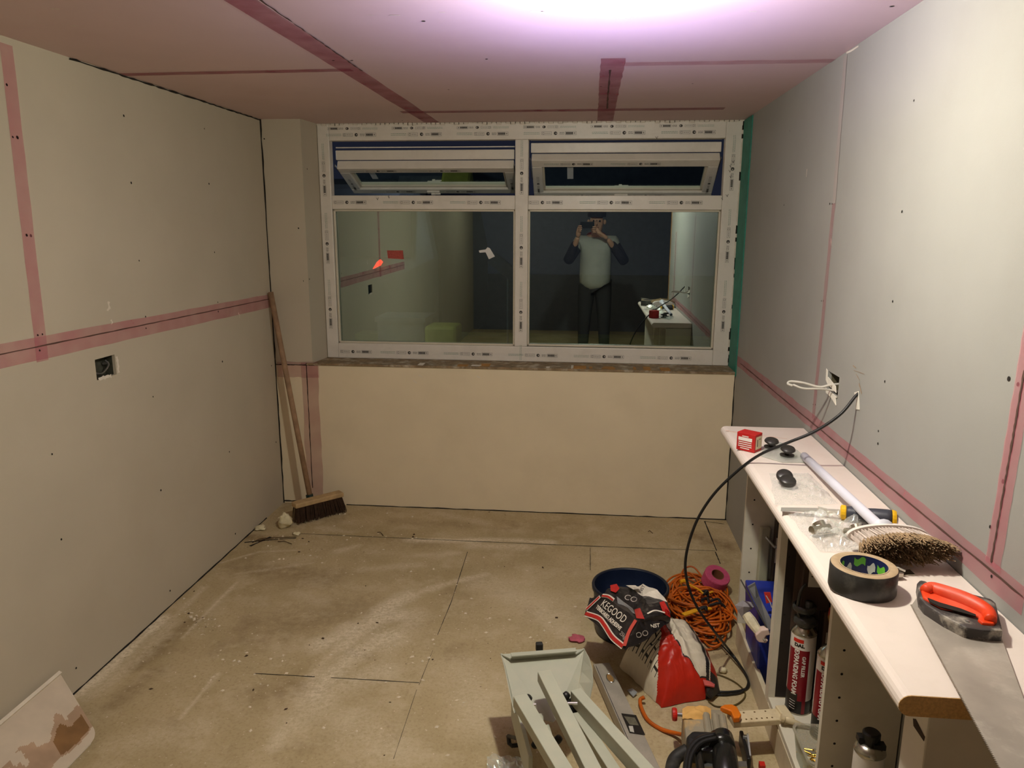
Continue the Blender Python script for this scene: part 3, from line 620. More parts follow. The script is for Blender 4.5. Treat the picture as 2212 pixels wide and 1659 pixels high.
# debris in the corner
def blob(name, u, v, r, m_, label, cat, z=0., seed=1, flat=.7):
    c = W(u, v, z); b = MB(); rr = random.Random(seed); k = 10
    for i in range(k+1):
        for j in range(14):
            th = math.pi*i/k; ph = 2*math.pi*j/14; d = Vector((math.sin(th)*math.cos(ph), math.sin(th)*math.sin(ph), math.cos(th)))
            q = 1+.55*noise.noise(d*1.9+Vector((seed*3.1, 0, 0)))+.2*noise.noise(d*5+Vector((seed, 9, 0)))
            b.v.append(c+Vector((d.x*r*q*1.2, d.y*r*q, r*flat+max(d.z*r*q*flat, -r*flat))))
    for i in range(k):
        for j in range(14): b.f.append((i*14+j, i*14+(j+1) % 14, (i+1)*14+(j+1) % 14, (i+1)*14+j)); b.m.append(0)
    return b.build(name, m_, smooth=True, label=label, cat=cat)
M_foam = mat('cream_foam', (226, 214, 176), .8, var=.12, vs=30)
blob('foam_lump', 563, 1144, .026, M_foam, 'cream foam lump lying nearest the left wall', 'foam lump', seed=2, flat=.45)
blob('foam_lump', 617, 1140, .032, M_foam, 'tallest cream foam lump, standing beside the broom head', 'foam lump', seed=5, flat=1.3)
blob('foam_lump', 641, 1156, .017, M_foam, 'small cream foam lump in front of the broom bristles', 'foam lump', seed=7, flat=.5)
blob('foam_lump', 1561, 1453, .013, M_foam, 'round white foam crumb on the floor inside the black cable loop', 'foam lump', seed=3, flat=.9)
blob('pink_scrap', 1246, 1382, .028, mat('pink_scrap', (196, 96, 110), .8, var=.3, vs=40), 'crumpled pink scrap of tape on the floor left of the bucket', 'scrap', seed=11, flat=.25)
m = MB(); rr = random.Random(21)
M_cr = mat('plaster_crumb', (222, 208, 182), .9); M_crd = mat('dark_crumb', (70, 50, 32), .9)
def crumb(x, y, s_, mi, z=0.):
    a = rr.uniform(0, 3.14); c, d = math.cos(a)*s_, math.sin(a)*s_; k = rr.uniform(.4, .9)
    m.add([(x-c, y-d, z+.0008), (x+d*k, y-c*k, z+.0008), (x+c, y+d, z+.0008), (x-d*k, y+c*k, z+.0008), (x+c*.1, y+d*.1, z+s_*rr.uniform(.3, .8))], [(0,1,4),(1,2,4),(2,3,4),(3,0,4)], mi)
for (u, v, su, sv, n_) in [(640,1205,120,14,26),(430,1350,40,40,40),(560,1440,130,60,30),(800,1120,260,22,45),(900,1240,220,40,40),(1500,1190,50,40,14),(700,1160,200,12,40),(1000,1400,150,120,40),(420,1330,25,25,40),(800,1400,90,60,60),(700,1170,220,25,50),(500,1450,160,80,40),(980,1300,160,70,40),(580,1185,60,18,20),(1560,1400,50,60,14),(760,1560,300,80,30),(1300,1220,250,30,20),(1650,1600,60,60,10),(1180,1350,60,50,14)]:
    for i in range(n_):
        uu, vv = rr.gauss(u, su*.6), rr.gauss(v, sv*.6)
        if vv < 1105: continue
        p = W(uu, vv)
        if XL+.02 < p.x < .6 and 1.3 < p.y < 4.13: crumb(p.x, p.y, rr.choice([.002, .003, .003, .004, .006, .009]), 0 if rr.random() < .8 else 1)
m.build('plaster_crumbs', [M_cr, M_crd], kind='stuff', label='white plaster crumbs and dark specks strewn over the chipboard floor', cat='crumbs', org=(0, 2, 0))
m = MB()
for pts in ([(1400+0,0)],): pass
for a, b in [((556,1168),(640,1160)),((545,1172),(575,1162)),((600,1170),(630,1175)),((815,1150),(828,1157)),((1400,1148),(1410,1152))]:
    pa, pb = W(*a, .004), W(*b, .003); m.tube([pa, pa.lerp(pb, .4)+Vector((0,.012,.004)), pb], .0018, 5)
m.build('wood_splinters', M_crd, kind='stuff', label='dark splinters and twigs swept into the left corner', cat='debris')

# ------------------------------------------------------------------ cabinets and worktop
CX = .635; CB = .10; CT = .862
cab = thing('base_cabinet', (.735, 2.6, 0), 'open white base cabinet at the far end, nearest the window', 'cabinet')
cab2 = thing('base_cabinet', (.735, 2.06, 0), 'open white base cabinet in the middle, holding the tall foam can', 'cabinet')
def holes(m, y, xs, zs, mi=1):
    for x in xs:
        for z in zs:
            m.add([(x+.0035*math.cos(t*math.pi/4), y, z+.0035*math.sin(t*math.pi/4)) for t in range(8)], [tuple(range(8))], mi)
ym = 2.32; yn = 1.793
for c_, ya_, yb2, hf, hn in ((cab, ym, 2.83, (1,), ()), (cab2, yn, ym-.001, (), ())):
    for k, (p0_, p1_) in enumerate(((yb2-.018, yb2), (ya_, ya_+.018))):
        m = MB(); m.box((CX, p0_, CB), (XR-.004, p1_, CT))
        if k == 0: holes(m, p0_-.0008, (.665,), [CB+.12+q*.1 for q in range(7)])
        if k == 1 and c_ is cab2: holes(m, p0_-.0008, (.672,), [CB+.10+q*.067 for q in range(10)])
        m.build('side_panel', [M_carc, M_dark], c_)
    if c_ is cab2:
        m = MB(); m.box((CX+.002, ya_+.018, CB), (XR-.004, yb2-.018, CB+.018)); m.build('bottom_panel', M_carc, c_)
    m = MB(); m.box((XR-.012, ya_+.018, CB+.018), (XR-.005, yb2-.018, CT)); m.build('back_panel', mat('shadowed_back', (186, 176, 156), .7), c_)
    m = MB(); m.box((CX+.003, ya_+.018, CT-.018), (CX+.06, yb2-.018, CT)); m.build('top_rail', M_carc, c_)
m = MB(); m.box((CX, 1.15, 0), (CX+.017, 2.825, CB-.001)); m.build('plinth', mat('cream_plinth', (206, 192, 164), .6, var=.08, dirt=(176, 156, 124), ds=9, da=.4), label='long cream plinth board standing on edge below the cabinets', cat='plinth', bevel=.002)
# worktop with rolled front edge
WX0, WX1, WY0, WY1 = .524, XR-.003, 1.147, 2.83; th = .038
wk = thing('worktop', (.68, 2., CT), 'long white laminate worktop running along the right wall', 'worktop')
prof = [(WX1, ZT-th), (WX1, ZT)]
for a in range(90, 271, 20): prof.append((WX0+th*.5+th*.5*math.cos(math.radians(a)), ZT-th*.5+th*.5*math.sin(math.radians(a))))
m = MB(); m.prism([(x, WY0+.0015, z) for x, z in prof], (0, WY1-WY0-.0015, 0)); m.build('surface', M_lam, wk)
m = MB(); m.prism([(WX0+.002+(x-WX0-.002)*.999, WY0, z-.0004 if z > ZT-.01 else z+.0004) for x, z in prof], (0, .0014, 0)); m.build('cut_end', M_chip, wk, label='raw chipboard cut end')
m = MB(); p = W(1570, 932, ZT+.0005); q = W(1585, 940, ZT+.0005)
for a, b, wd in [((1567,930),(1590,934),.006),((1590,934),(1700,948),.003)]: strip(m, W(*a, ZT), W(*b, ZT), wd, (0,0,1), off=.0005, jit=.6, seg=8)
m.build('glue_smear', mat('glue_smear', (226, 178, 150), .7), wk)

def cyl(m, a, b, r, n=20, mi=0, r2=None): return m.tube([a, b], [r, r2 if r2 is not None else r], n, mi)
def obox(A, B, dep, h, lift=0.):
    A = Vector(A); B = Vector(B); x = (B-A).normalized(); y = Vector((-x.y, x.x, 0)); 
    if y.y < 0: y = -y
    return A, B, x, y
# red box
A, B = W(1590, 970, ZT+.001), W(1629, 979, ZT+.001); x = (B-A); Lx = x.length; x.normalize(); y = Vector((-x.y, x.x, 0)); Hh = .062; dep = .05
t = thing('fixings_box', (A+B)/2, 'small red cardboard box with white lines, standing at the far end of the worktop', 'box')
m = MB(); Mx = frame_from(x, y, A+x*Lx/2+y*dep/2+Vector((0,0,Hh/2))); m.mbox(Mx, (Lx, dep, Hh)); m.build('carton', mat('red_card', (178, 32, 30), .5, var=.1), t, bevel=.0015)
M_wp = mat('white_ink', (228, 222, 214), .6)
m = MB(); Mf = frame_from(x, Vector((0,0,1)), A+x*Lx/2-y*.0006+Vector((0,0,Hh/2)))
for i, (hh, ww) in enumerate([(.003,.35),(.012,.75),(.003,.72),(.003,.74),(.003,.74),(.003,.5)]):
    zz = .02-(0, .010, .021, .028, .035, .042)[i]; m.mbox(Mf@Matrix.Translation((-.002, zz, 0)), (Lx*ww, hh, .0004))
m.build('printed_lines', M_wp, t)
m = MB(); Ms = frame_from(y, Vector((0,0,1)), B+y*dep*.52+x*.0006+Vector((0,0,Hh*.5))); m.mbox(Ms, (dep*.78, Hh*.7, .0004)); m.build('side_label', mat('cream_label', (222, 210, 176), .6), t)
m = MB(); m.mbox(Ms@Matrix.Translation((-.009, 0, .0005)), (.004, Hh*.4, .0004)); m.mbox(Ms@Matrix.Translation((.006, .012, .0005)), (.01, .002, .0004)); m.build('barcode', M_print, t)

# clear tray with dark knobs
M_clear = glassy('clear_plastic', (226, 222, 216), .3, .10, .12, diff=.22)
M_bag = glassy('clear_polythene', (236, 234, 230), .3, .12, .2, diff=.24)
M_disc = mat('dark_knob', (48, 45, 42), .35, .0, var=.2, vs=60)
tp = [W(1640, 985, ZT+.001), W(1690, 1000, ZT+.001), W(1750, 1000, ZT+.001), W(1722, 975, ZT+.001), W(1668, 950, ZT+.001)]
m = MB(); m.prism(tp, (0, 0, .006)); m.build('blister_tray', M_clear, bevel=.002, label='shallow clear plastic tray holding two dark knobs, beside the red box', cat='tray')
def knob(u, v, lab, z=ZT+.008, r=.024):
    c = W(u, v, z); t = thing('door_knob', c, lab, 'knob', 'dark round knobs on the worktop')
    m = MB(); m.lathe([(0,0),(r*.95,0),(r*.95,.004),(r*.3,.006),(r*.25,.018),(0,.018)], c, None, 24); m.build('base_plate', M_disc, t, smooth=False)
    m = MB(); M3 = Matrix.Rotation(math.radians(14), 3, 'X'); m.lathe([(0,.016),(r*.7,.017),(r,.023),(r*.9,.028),(0,.031)], c, M3, 24); m.build('cap', M_disc, t, smooth=True)
    return t
knob(1665, 966, 'far dark knob in the clear tray, next to the red box')
knob(1700, 984, 'near dark knob in the clear tray')
c = W(1697, 1034, ZT+.02)
for k, (dv, lab) in enumerate((( .0, 'far dark disc standing on edge above the crumpled bag'), (-.035, 'near dark disc lying on the crumpled clear bag'))):
    t = thing('door_knob', c+Vector((0, dv, 0)), lab, 'knob', 'dark round knobs on the worktop'); M3 = Matrix.Rotation(math.radians(30-k*14), 3, 'X')
    m = MB(); m.lathe([(0,-.009),(.021,-.008),(.024,-.003),(.024,.003),(.021,.008),(0,.009)], c+Vector((0, .012+dv, .004-k*.004)), M3, 24); m.build('cap', M_disc, t, smooth=True)
    
def bagmesh(name, quad, h, label, seed, n=34, z0=ZT+.0015):
    A, B, C, Dd = [W(u, v, z0) for u, v in quad]; m = MB()
    for j in range(n+1):
        for i in range(n+1):
            s_, t_ = i/n, j/n; p = A.lerp(B, s_).lerp(Dd.lerp(C, s_), t_); k = Vector((p.x*14+seed, p.y*14, seed))
            e_ = min(1, 5*min(s_, 1-s_, t_, 1-t_)+.1); q = abs(noise.noise(k))*1.1+abs(noise.noise(k*2.7))*.6+abs(noise.noise(k*7))*.2
            m.v.append(p+Vector((noise.noise(k*1.4)*.008, noise.noise(k*1.4+Vector((5,5,5)))*.008, h*q*e_)))
    for j in range(n):
        for i in range(n): m.f.append((j*(n+1)+i, j*(n+1)+i+1, (j+1)*(n+1)+i+1, (j+1)*(n+1)+i)); m.m.append(0)
    return m.build(name, M_bag, smooth=False, label=label, cat='bag')
bagmesh('plastic_bag', [(1672,1092),(1812,1090),(1748,1022),(1662,1024)], .018, 'flat crumpled clear plastic bag between the dark discs and the chisel', 3)
bagmesh('plastic_bag', [(1770,1192),(1860,1190),(1885,1105),(1700,1110)], .040, 'crumpled clear plastic bag with metal fittings, beside the brush head', 9)
M_ni = mat('nickel', (190, 184, 170), .22, .95, var=.15, vs=60)
for u, v, a, lab in ((1775, 1143, .4, 'left chrome hinge in the clear bag'), (1852, 1150, .1, 'right chrome hinge in the clear bag, next to the brush')):
    c = W(u, v, ZT+.016); t = thing('hinge', c, lab, 'hinge', 'hinges in the clear bag'); d = Vector((math.cos(a), math.sin(a), 0)); e2 = Vector((-d.y, d.x, 0))
    m = MB(); cyl(m, c-d*.03, c+d*.022, .011); m.build('barrel', M_ni, t, smooth=False)
    m = MB(); cyl(m, c+d*.005+e2*.002-Vector((0,0,.008)), c+d*.005+e2*.02+Vector((0,0,.008)), .016); m.build('cup', M_ni, t)
    m = MB(); m.beam(c-d*.02-Vector((0,0,.009)), c+d*.04-Vector((0,0,.009)), .018, .003); m.build('arm', M_ni, t)
# chisel
a, b = W(1687, 1099, ZT+.012), W(1932, 1122, ZT+.024); d = (b-a).normalized()
def al(u, v, z): 
    return W(u, v, z)
ch = thing('chisel', a, 'wood chisel with black and yellow handle lying across the worktop', 'chisel')
f1 = W(1815, 1106, ZT+.020); up = Vector((0,0,1)); c_ = d.cross(up).normalized()
m = MB(); bl = f1-d*.05
m.hexa([a-c_*.014-up*.002, a+c_*.014-up*.002, bl+c_*.012-up*.002, bl-c_*.012-up*.002, a-c_*.0135-up*.001, a+c_*.0135-up*.001, bl+c_*.009+up*.003, bl-c_*.009+up*.003])
m.tube([bl-d*.004, bl+d*.02, f1+d*.004], [.010, .006, .007], 10); m.build('blade', M_chrome, ch)
m = MB(); m.tube([f1, f1+d*.002, f1+d*.012, f1+d*.014], [.014, .019, .019, .017], 16); m.build('ferrule', mat('yellow_plastic_band', (226, 176, 16), .4), ch, label='yellow collar')
hl2 = (b-f1).length
m = MB(); m.tube([f1+d*.012+(b-f1-d*.012)*q for q in (0,.1,.3,.6,.85,.96)], [.016,.018,.0165,.021,.023,.022], 16); m.build('handle', mat('slate_rubber', (54, 56, 66), .45), ch, smooth=True)
m = MB(); m.tube([b-d*.006, b-d*.002, b+d*.004], [.0235, .0235, .021], 16); m.build('end_cap', MC['yellow_plastic_band'], ch, label='yellow end cap')
m = MB(); m.tube([b+d*.0035, b+d*.008], [.015, .012], 14); m.build('strike_cap', M_steel, ch)
# long handled dust brush
h0 = W(1737, 985, ZT+.018); hd = W(1905, 1142, ZT+.052); d = (hd-h0).normalized()
bb = thing('dusting_brush', (hd.x, hd.y, ZT), 'white long-handled brush with soft brown bristles on the worktop', 'brush')
M_lil = mat('white_plastic', (222, 220, 232), .4, var=.03)
m = MB(); m.tube([h0, h0.lerp(hd, .5), hd-d*.03, hd-d*.01, hd+d*.006], [.0125, .0125, .013, .019, .026], 16); m.build('handle', M_lil, bb, smooth=True)
m = MB(); m.lathe([(0,0),(.0105,0),(.0105,.0006),(0,.0006)], h0-d*.0007, d.to_track_quat('Z', 'Y').to_matrix(), 16); m.build('hanging_end', mat('blue_grey_end', (70, 82, 110), .5), bb)
wv = AY(1990, 1168, hd.y)-AY(1835, 1158, hd.y); wv = Vector((1, .10, 0)).normalized(); vv = wv.cross(d).normalized()
if vv.z < 0: vv = -vv
hw, hh = .093, .026; cc = W(1912, 1152, ZT+.040)+d*.004
def ell(q, s_, r=1.): return cc+d*s_+wv*(hw*r*math.cos(q))+vv*(hh*r*math.sin(q))
m = MB(); n_ = 40
for s_, r in ((-.004,.90),(0,1.),(.007,1.03),(.012,1.)): m.v += [ell(2*math.pi*q/n_, s_, r) for q in range(n_)]
for k in range(3):
    for q in range(n_): m.f.append((k*n_+q, k*n_+(q+1) % n_, (k+1)*n_+(q+1) % n_, (k+1)*n_+q)); m.m.append(0)
m.f += [tuple(range(n_)), tuple(3*n_+q for q in range(n_))]; m.m += [0, 0]; m.build('head_plate', mat('white_head_plate', (224, 214, 206), .45), bb, smooth=False)
rs = random.Random(12); mb = MB(); mt = MB()
M_tuft = mat('pale_filament', (208, 192, 180), .7, var=.2, vs=80); M_tip = mat('brown_soft_bristle', (154, 128, 96), .9, var=.4, vs=45)
for i in range(1500):
    q = rs.uniform(0, 2*math.pi); r = math.sqrt(rs.uniform(.02, 1)); cx_, cy_ = math.cos(q)*r, math.sin(q)*r
    tu = round(cx_*11)/11; cxm = cx_*.35+tu*.65
    a0 = cc+d*.010+wv*(hw*.92*tu)+vv*(hh*.8*cy_)
    fan = 1.16; mid = cc+d*.064+wv*(hw*(.98*cxm)+.008)+vv*(hh*1.0*cy_)
    end = cc+d*(.116+rs.uniform(-.009,.009))+wv*(hw*fan*cx_+.012+rs.uniform(-.006,.006))+vv*(hh*1.15*cy_+rs.uniform(-.004,.004))
    for p in (mid, end): p.z = max(p.z, ZT+.002)
    r0 = .0012; u1 = wv*r0; u2 = vv*r0
    mb.add([a0-u1, a0+u1, a0+u2, mid-u1, mid+u1, mid+u2], [(0,1,4,3),(1,2,5,4),(2,0,3,5)])
    jj = lambda s_: Vector((rs.uniform(-s_, s_), rs.uniform(-s_, s_), rs.uniform(-s_, s_)))
    p1 = mid.lerp(end, .35)+jj(.003); p2 = mid.lerp(end, .7)+jj(.004); pts = [mid-(end-mid)*.1, p1, p2, end+jj(.004)]
    for p in pts: p.z = max(p.z, ZT+.001)
    u1 = wv*.0013; u2 = vv*.0013
    for A_, B_ in zip(pts, pts[1:]): mt.add([A_-u1, A_+u1, A_+u2, B_-u1, B_+u1, B_+u2], [(0,1,4,3),(1,2,5,4),(2,0,3,5)])
mb.build('bristle_roots', M_tuft, bb, label='pale bristle roots'); mt.build('bristle_tips', M_tip, bb, label='curly brown bristle tips')
# duct tape
c = W(1861, 1270, ZT+.001); R1, R0, hh = .0655, .046, .052
dt = thing('duct_tape_roll', c, 'roll of black cloth tape with a blue and green core, near the worktop edge', 'tape roll')
m = MB(); m.lathe([(R0,0),(R1,0),(R1+.0008,.002),(R1+.0005,hh-.002),(R1-.002,hh)], c, None, 56); m.build('outer_wrap', mat('black_cloth_tape', (52, 50, 48), .38, var=.4, vs=22, dirt=(120, 116, 106), ds=16, da=.45), dt, smooth=True)
m = MB(); m.lathe([(R1-.001,hh),(R1-.004,hh+.0012),(R0+.003,hh+.001),(R0+.002,hh)], c, None, 56); m.build('tape_edges', mat('tan_tape_edge', (172, 148, 116), .7, var=.12, vs=90), dt, smooth=True)
m = MB(); m.lathe([(R0+.0025,hh+.0014),(R0,hh+.0014),(R0,0.001),(R0+.0025,0.001)], c, None, 56, mis=[1,0,0]); m.build('core', [mat('navy_core', (22, 34, 88), .5), MC['tan_tape_edge']], dt, smooth=False)
m = MB(); rs = random.Random(2)
for k in range(6):
    a0 = k*math.pi/3+.35
    for (aa, z0_, dz, dw, mi) in ((a0, .033+.006*(k % 2), .016, .50, 0), (a0+.52, .028-.006*(k % 2), .024, .36, 1)):
        n_ = 6; P0 = []
        for q in range(n_+1):
            an = aa+dw*(q/n_-.5); zz = z0_+.004*math.sin(q*1.1); P0.append((c+Vector(((R0-.0006)*math.cos(an), (R0-.0006)*math.sin(an), zz-dz/2*(1 if mi == 0 else .4+.6*math.sin(3.1*q/n_)))), c+Vector(((R0-.0006)*math.cos(an), (R0-.0006)*math.sin(an), zz+dz/2*(1 if mi == 0 else .4+.6*math.sin(3.1*q/n_+.2))))))
        for q in range(n_): m.add([P0[q][0], P0[q+1][0], P0[q+1][1], P0[q][1]], [(0,1,2,3)], mi)
m.build('core_print', [mat('green_core_print', (110, 196, 60), .5), mat('white_core_print', (206, 208, 200), .5)], dt)
# small hinge bracket
c = W(1945, 1240, ZT+.002); t = thing('hinge_plate', c, 'small metal hinge lying between the tape roll and the saw', 'hinge')
m = MB(); m.prism([W(1925,1247,ZT+.0005), W(1962,1243,ZT+.0005), W(1978,1243,ZT+.0005), W(1965,1232,ZT+.0005), W(1925,1235,ZT+.0005)], (0,0,.002)); m.build('mounting_plate', M_ni, t)
m = MB(); m.beam(W(1905, 1226, ZT+.03), W(1928, 1222, ZT+.025), .012, .012); m.beam(W(1925, 1240, ZT+.012), W(1948, 1240, ZT+.010), .014, .012); m.build('arm', M_ni, t, bevel=.002)
m = MB(); m.tube([W(1925, 1225, ZT+.018), W(1940, 1227, ZT+.018), W(1955, 1234, ZT+.012)], .0025, 6); m.build('pin', M_chrome, t)
# hand saw
sz = ZT+.004
sw = thing('hand_saw', W(2070, 1400, ZT), 'hand saw with orange and black handle lying over the near end of the worktop', 'saw')
A_, B_ = W(1971, 1301, sz+.008), W(2165, 1659, sz+.006); C_, E_ = W(2166, 1372, sz+.012), W(2212, 1500, sz+.010)
A_ = Vector((A_.x, A_.y, sz+.004)); 
ld = (B_-A_).normalized(); rdv = (E_-C_).normalized(); L1 = .60
m = MB(); pts = []; n_ = 150; outn = Vector((-ld.y, ld.x, 0)); 
if outn.x > 0: outn = -outn
for i in range(n_):
    p = A_+ld*(L1*i/n_); pts.append(p); pts.append(p+ld*(L1/n_*.5)+outn*.0038)
far = [A_+ld*L1, C_+rdv*(L1-.09), C_+Vector((0,.0,0)), W(2150, 1330, sz+.006), W(1990, 1275, sz+.006)]
poly = [Vector((p.x, p.y, sz+.002)) for p in pts+far]
m.prism(poly, (0, 0, .0016)); m.build('blade', mat('dusty_saw_steel', (178, 168, 156), .42, .3, var=.25, vs=9, dirt=(206, 198, 186), ds=14, da=.55), sw)
def plate(name, uv, z0, h, m_, par, bev=.003, **k):
    m = MB(); m.prism([W(u, v, z0+h) for u, v in uv], (0, 0, -h)); return m.build(name, m_, par, bevel=bev, **k)
M_sh = mat('dusty_black_handle', (66, 60, 58), .5, var=.2, dirt=(190, 180, 165), ds=28, da=.7)
plate('handle_body', [(1981,1258),(1987,1252),(2000,1254),(2012,1262),(2100,1282),(2142,1293),(2152,1302),(2160,1335),(2167,1362),(2126,1361),(2085,1355),(2040,1332),(1998,1305),(1986,1290)], ZT+.003, .026, M_sh, sw, .004)
m = MB(); g0 = [W(u, v, ZT+.036) for u, v in ((1998,1276),(2012,1272),(2040,1281),(2080,1295),(2115,1311),(2135,1325),(2140,1340))]
m.tube(spline(g0, 6), [.010]+[.014]*8+[.0165]*16+[.013]*11+[.008], 14) if False else None
sp = spline(g0, 6); nn = len(sp); m.tube(sp, [.009+.0075*math.sin(math.pi*min(1, max(0, (i+3)/(nn+4)))) for i in range(nn)], 14); m.build('orange_grip', mat('orange_rubber', (224, 62, 14), .45, var=.06, dirt=(226, 150, 128), ds=9, da=.25), sw, smooth=True, label='bright orange grip')
plate('grip_edge', [(1989,1272),(2002,1264),(2030,1268),(2090,1285),(2138,1306),(2150,1342),(2148,1347),(2122,1345),(2112,1337),(2116,1331),(2070,1316),(2035,1312),(1995,1290)], ZT+.026, .008, MC['orange_rubber'], sw, .003, label='orange grip surround')
plate('hand_hole', [(2004,1291),(2030,1301),(2075,1314),(2108,1327),(2108,1331),(2075,1322),(2030,1310),(2008,1299)], ZT+.0335, .002, M_dark, sw, .0)
for k, (u, v) in enumerate(((2005,1262),(2018,1300),(2090,1342),(2128,1337))):
    c = W(u, v, ZT+.0295); m = MB(); m.lathe([(0,.0018),(.003,.0016),(.004,0)], c, None, 12); m.build('rivet', M_steel, sw)

# cables on the right wall
def cable(name, pts, r, m_, **k):
    m = MB(); m.tube(spline(pts, 10), r, 8); return m.build(name, m_, smooth=True, **k)
BHp = AX(1855, 852, XR)
pts = [BHp+Vector((.02, 0, .01)), BHp+Vector((-.004, 0, 0)), AY(1815, 895, 2.30), AY(1760, 932, 2.31), AY(1700, 957, 2.33), AY(1640, 983, 2.36), AY(1590, 1020, 2.38), AY(1540, 1070, 2.40), AY(1503, 1130, 2.42), AY(1482, 1200, 2.45), AY(1484, 1255, 2.47), AY(1505, 1310, 2.49), AY(1540, 1360, 2.52), W(1578, 1408, .03), W(1608, 1452, .008), W(1617, 1480, .007), W(1600, 1492, .006), W(1560, 1495, .006), W(1540, 1488, .006)]
cable('black_cable', pts, .0048, M_black, label='black cable drooping from a hole in the right wall over the worktop to the floor', cat='cable')
pts = [W(1540, 1500, .006), W(1570, 1501, .006), W(1604, 1494, .007), W(1616, 1470, .014), W(1600, 1440, .02), W(1560, 1395, .02), W(1535, 1375, .012), W(1505, 1380, .006)]
cable('black_flex', pts, .0032, M_black, label='thinner black flex looping on the floor beside the plinth', cat='cable')
pts = [W(1528, 1462, .006), W(1550, 1457, .005), W(1590, 1475, .005), W(1610, 1500, .005), W(1590, 1522, .005), W(1550, 1526, .005), W(1530, 1515, .005)]
cable('olive_cable', pts, .0026, mat('olive_flex', (84, 70, 30), .5), label='thin olive flex in a loop on the floor in front of the plinth', cat='cable')
yh = AX(1800, 832, XR).y
pts = [Vector((XR+.03, yh, 1.135)), Vector((XR-.01, yh, 1.13)), AY(1770, 836, yh+.01), AY(1735, 827, yh+.02), AY(1708, 824, yh+.03), AY(1702, 829, yh+.02), AY(1712, 833, yh)]
cable('white_cable', pts, .0042, mat('grey_white_sheath', (198, 192, 180), .5), label='white cable sticking out of the square hole in the right wall', cat='cable')
pts = [Vector((XR+.03, yh-.02, 1.11)), Vector((XR-.012, yh-.01, 1.115)), AY(1765, 840, yh-.02), AY(1735, 839, yh-.02), AY(1713, 831, yh-.01)]
cable('white_cable', pts, .0036, MC['grey_white_sheath'], label='second white cable, bent back under the first at the square hole', cat='cable')
#--PART3
# ------------------------------------------------------------------ grey folding stand
M_gr = mat('grey_powder_coat', (176, 176, 158), .45, var=.06, vs=10, dirt=(190, 180, 156), ds=20, da=.25)
st = thing('folding_stand', W(1180, 1480, 0), 'grey metal folding stand with tray and long tube legs, bottom centre', 'stand')
TL, TR_ = W(1082, 1413, .284), W(1262, 1402, .284); BL, BR = W(1113, 1540, .215), W(1247, 1500, .225)
nrm = (TR_-TL).cross(BL-TL).normalized()
if nrm.z < 0: nrm = -nrm
m = MB(); m.prism([TL, TR_, BR, W(1195, 1560, .212), BL], -nrm*.003); m.build('tray_plate', M_gr, st)
m = MB(); a, b = W(1104, 1415, .300), W(1244, 1404, .300); m.beam(a, b, .020, .004); m.beam(a-Vector((0,-.009,.01)), b-Vector((0,-.009,.01)), .003, .022); m.beam(TL, a-Vector((0,0,.014)), .006, .004); m.beam(b-Vector((0,0,.014)), TR_, .006, .004); m.build('tray_lip', M_gr, st)
m = MB(); rim = [TR_, W(1272, 1420, .289), W(1279, 1445, .285), W(1281, 1475, .268), W(1274, 1512, .235)]; base = [TR_-nrm*.002, W(1259, 1425, .265), W(1256, 1450, .25), W(1252, 1475, .238), BR]
for k in range(4): m.add([base[k], base[k+1], rim[k+1], rim[k]], [(0,1,2,3)])
m.build('side_flange', M_gr, st, solid=.003)
m = MB(); lf = [TL+nrm*.002, W(1090, 1440, .28), W(1100, 1490, .258), W(1111, 1540, .228)]; lb = [TL, W(1092, 1440, .262), W(1104, 1490, .236), BL]
for k in range(3): m.add([lb[k], lb[k+1], lf[k+1], lf[k]], [(0,1,2,3)])
m.build('side_flange', M_gr, st, solid=.003)
def leg(u0, v0, u1, v1, z0, z1, wd, th, ext=.25, par=st):
    a, b = W(u0, v0, z0), W(u1, v1, z1); d = (b-a).normalized(); m = MB(); m.beam(a, b+d*ext, wd, th); o = m.build('leg', M_gr, par, bevel=.002)
    m = MB(); m.beam(a-d*.0006, a+d*.002, wd-.006, th-.006); m.build('tube_mouth', M_dark, o); return o
leg(1123, 1512, 1216, 1668, .315, .30, .042, .035); leg(1175, 1459, 1275, 1659, .325, .31, .041, .034); leg(1243, 1503, 1383, 1659, .30, .30, .034, .044); leg(1247, 1549, 1318, 1659, .262, .26, .032, .034)
m = MB(); m.beam(W(1108, 1520, .18), W(1146, 1668, .18), .012, .10); m.build('side_rail', M_gr, st, bevel=.002)
m = MB(); m.beam(W(1122, 1545, .13), W(1136, 1660, .12), .006, .03); m.build('side_rail', M_gr, st)
m = MB(); m.prism([W(1158,1541,.24), W(1174,1541,.24), W(1174,1556,.24), W(1166,1558,.24)], (0,0,-.004)); m.prism([W(1172,1568,.25), W(1186,1564,.25), W(1200,1610,.25), W(1186,1610,.25)], (0,0,-.03)); m.build('bracket_plate', M_gr, st)
m = MB(); m.beam(W(1157, 1402, .275)+Vector((0,.012,0)), W(1172, 1401, .275)+Vector((0,.012,0)), .02, .03); m.build('rubber_foot', M_blackm, st, bevel=.004)
for u, v, z in ((1140, 1510, .29), (1222, 1504, .30), (1205, 1598, .2), (1158, 1606, .15)):
    c = W(u, v, z); m = MB(); m.lathe([(0,-.014),(.010,-.012),(.012,0),(.010,.010),(0,.012)], c, Matrix.Rotation(.6, 3, 'Y'), 14); m.build('clamp_knob', M_black, st, smooth=True)
m = MB(); m.tube([W(1225, 1511, .29), W(1232, 1530, .27), W(1248, 1545, .25)], .011, 8); m.build('pivot_bracket', M_black, st)
for u, v, z in ((1148, 1523, .30), (1237, 1520, .305)):
    c = W(u, v, z); m = MB(); m.tube([c-Vector((.014,0,0)), c+Vector((.014,.0,.002))], .004, 8); m.build('bolt', M_chrome, st)
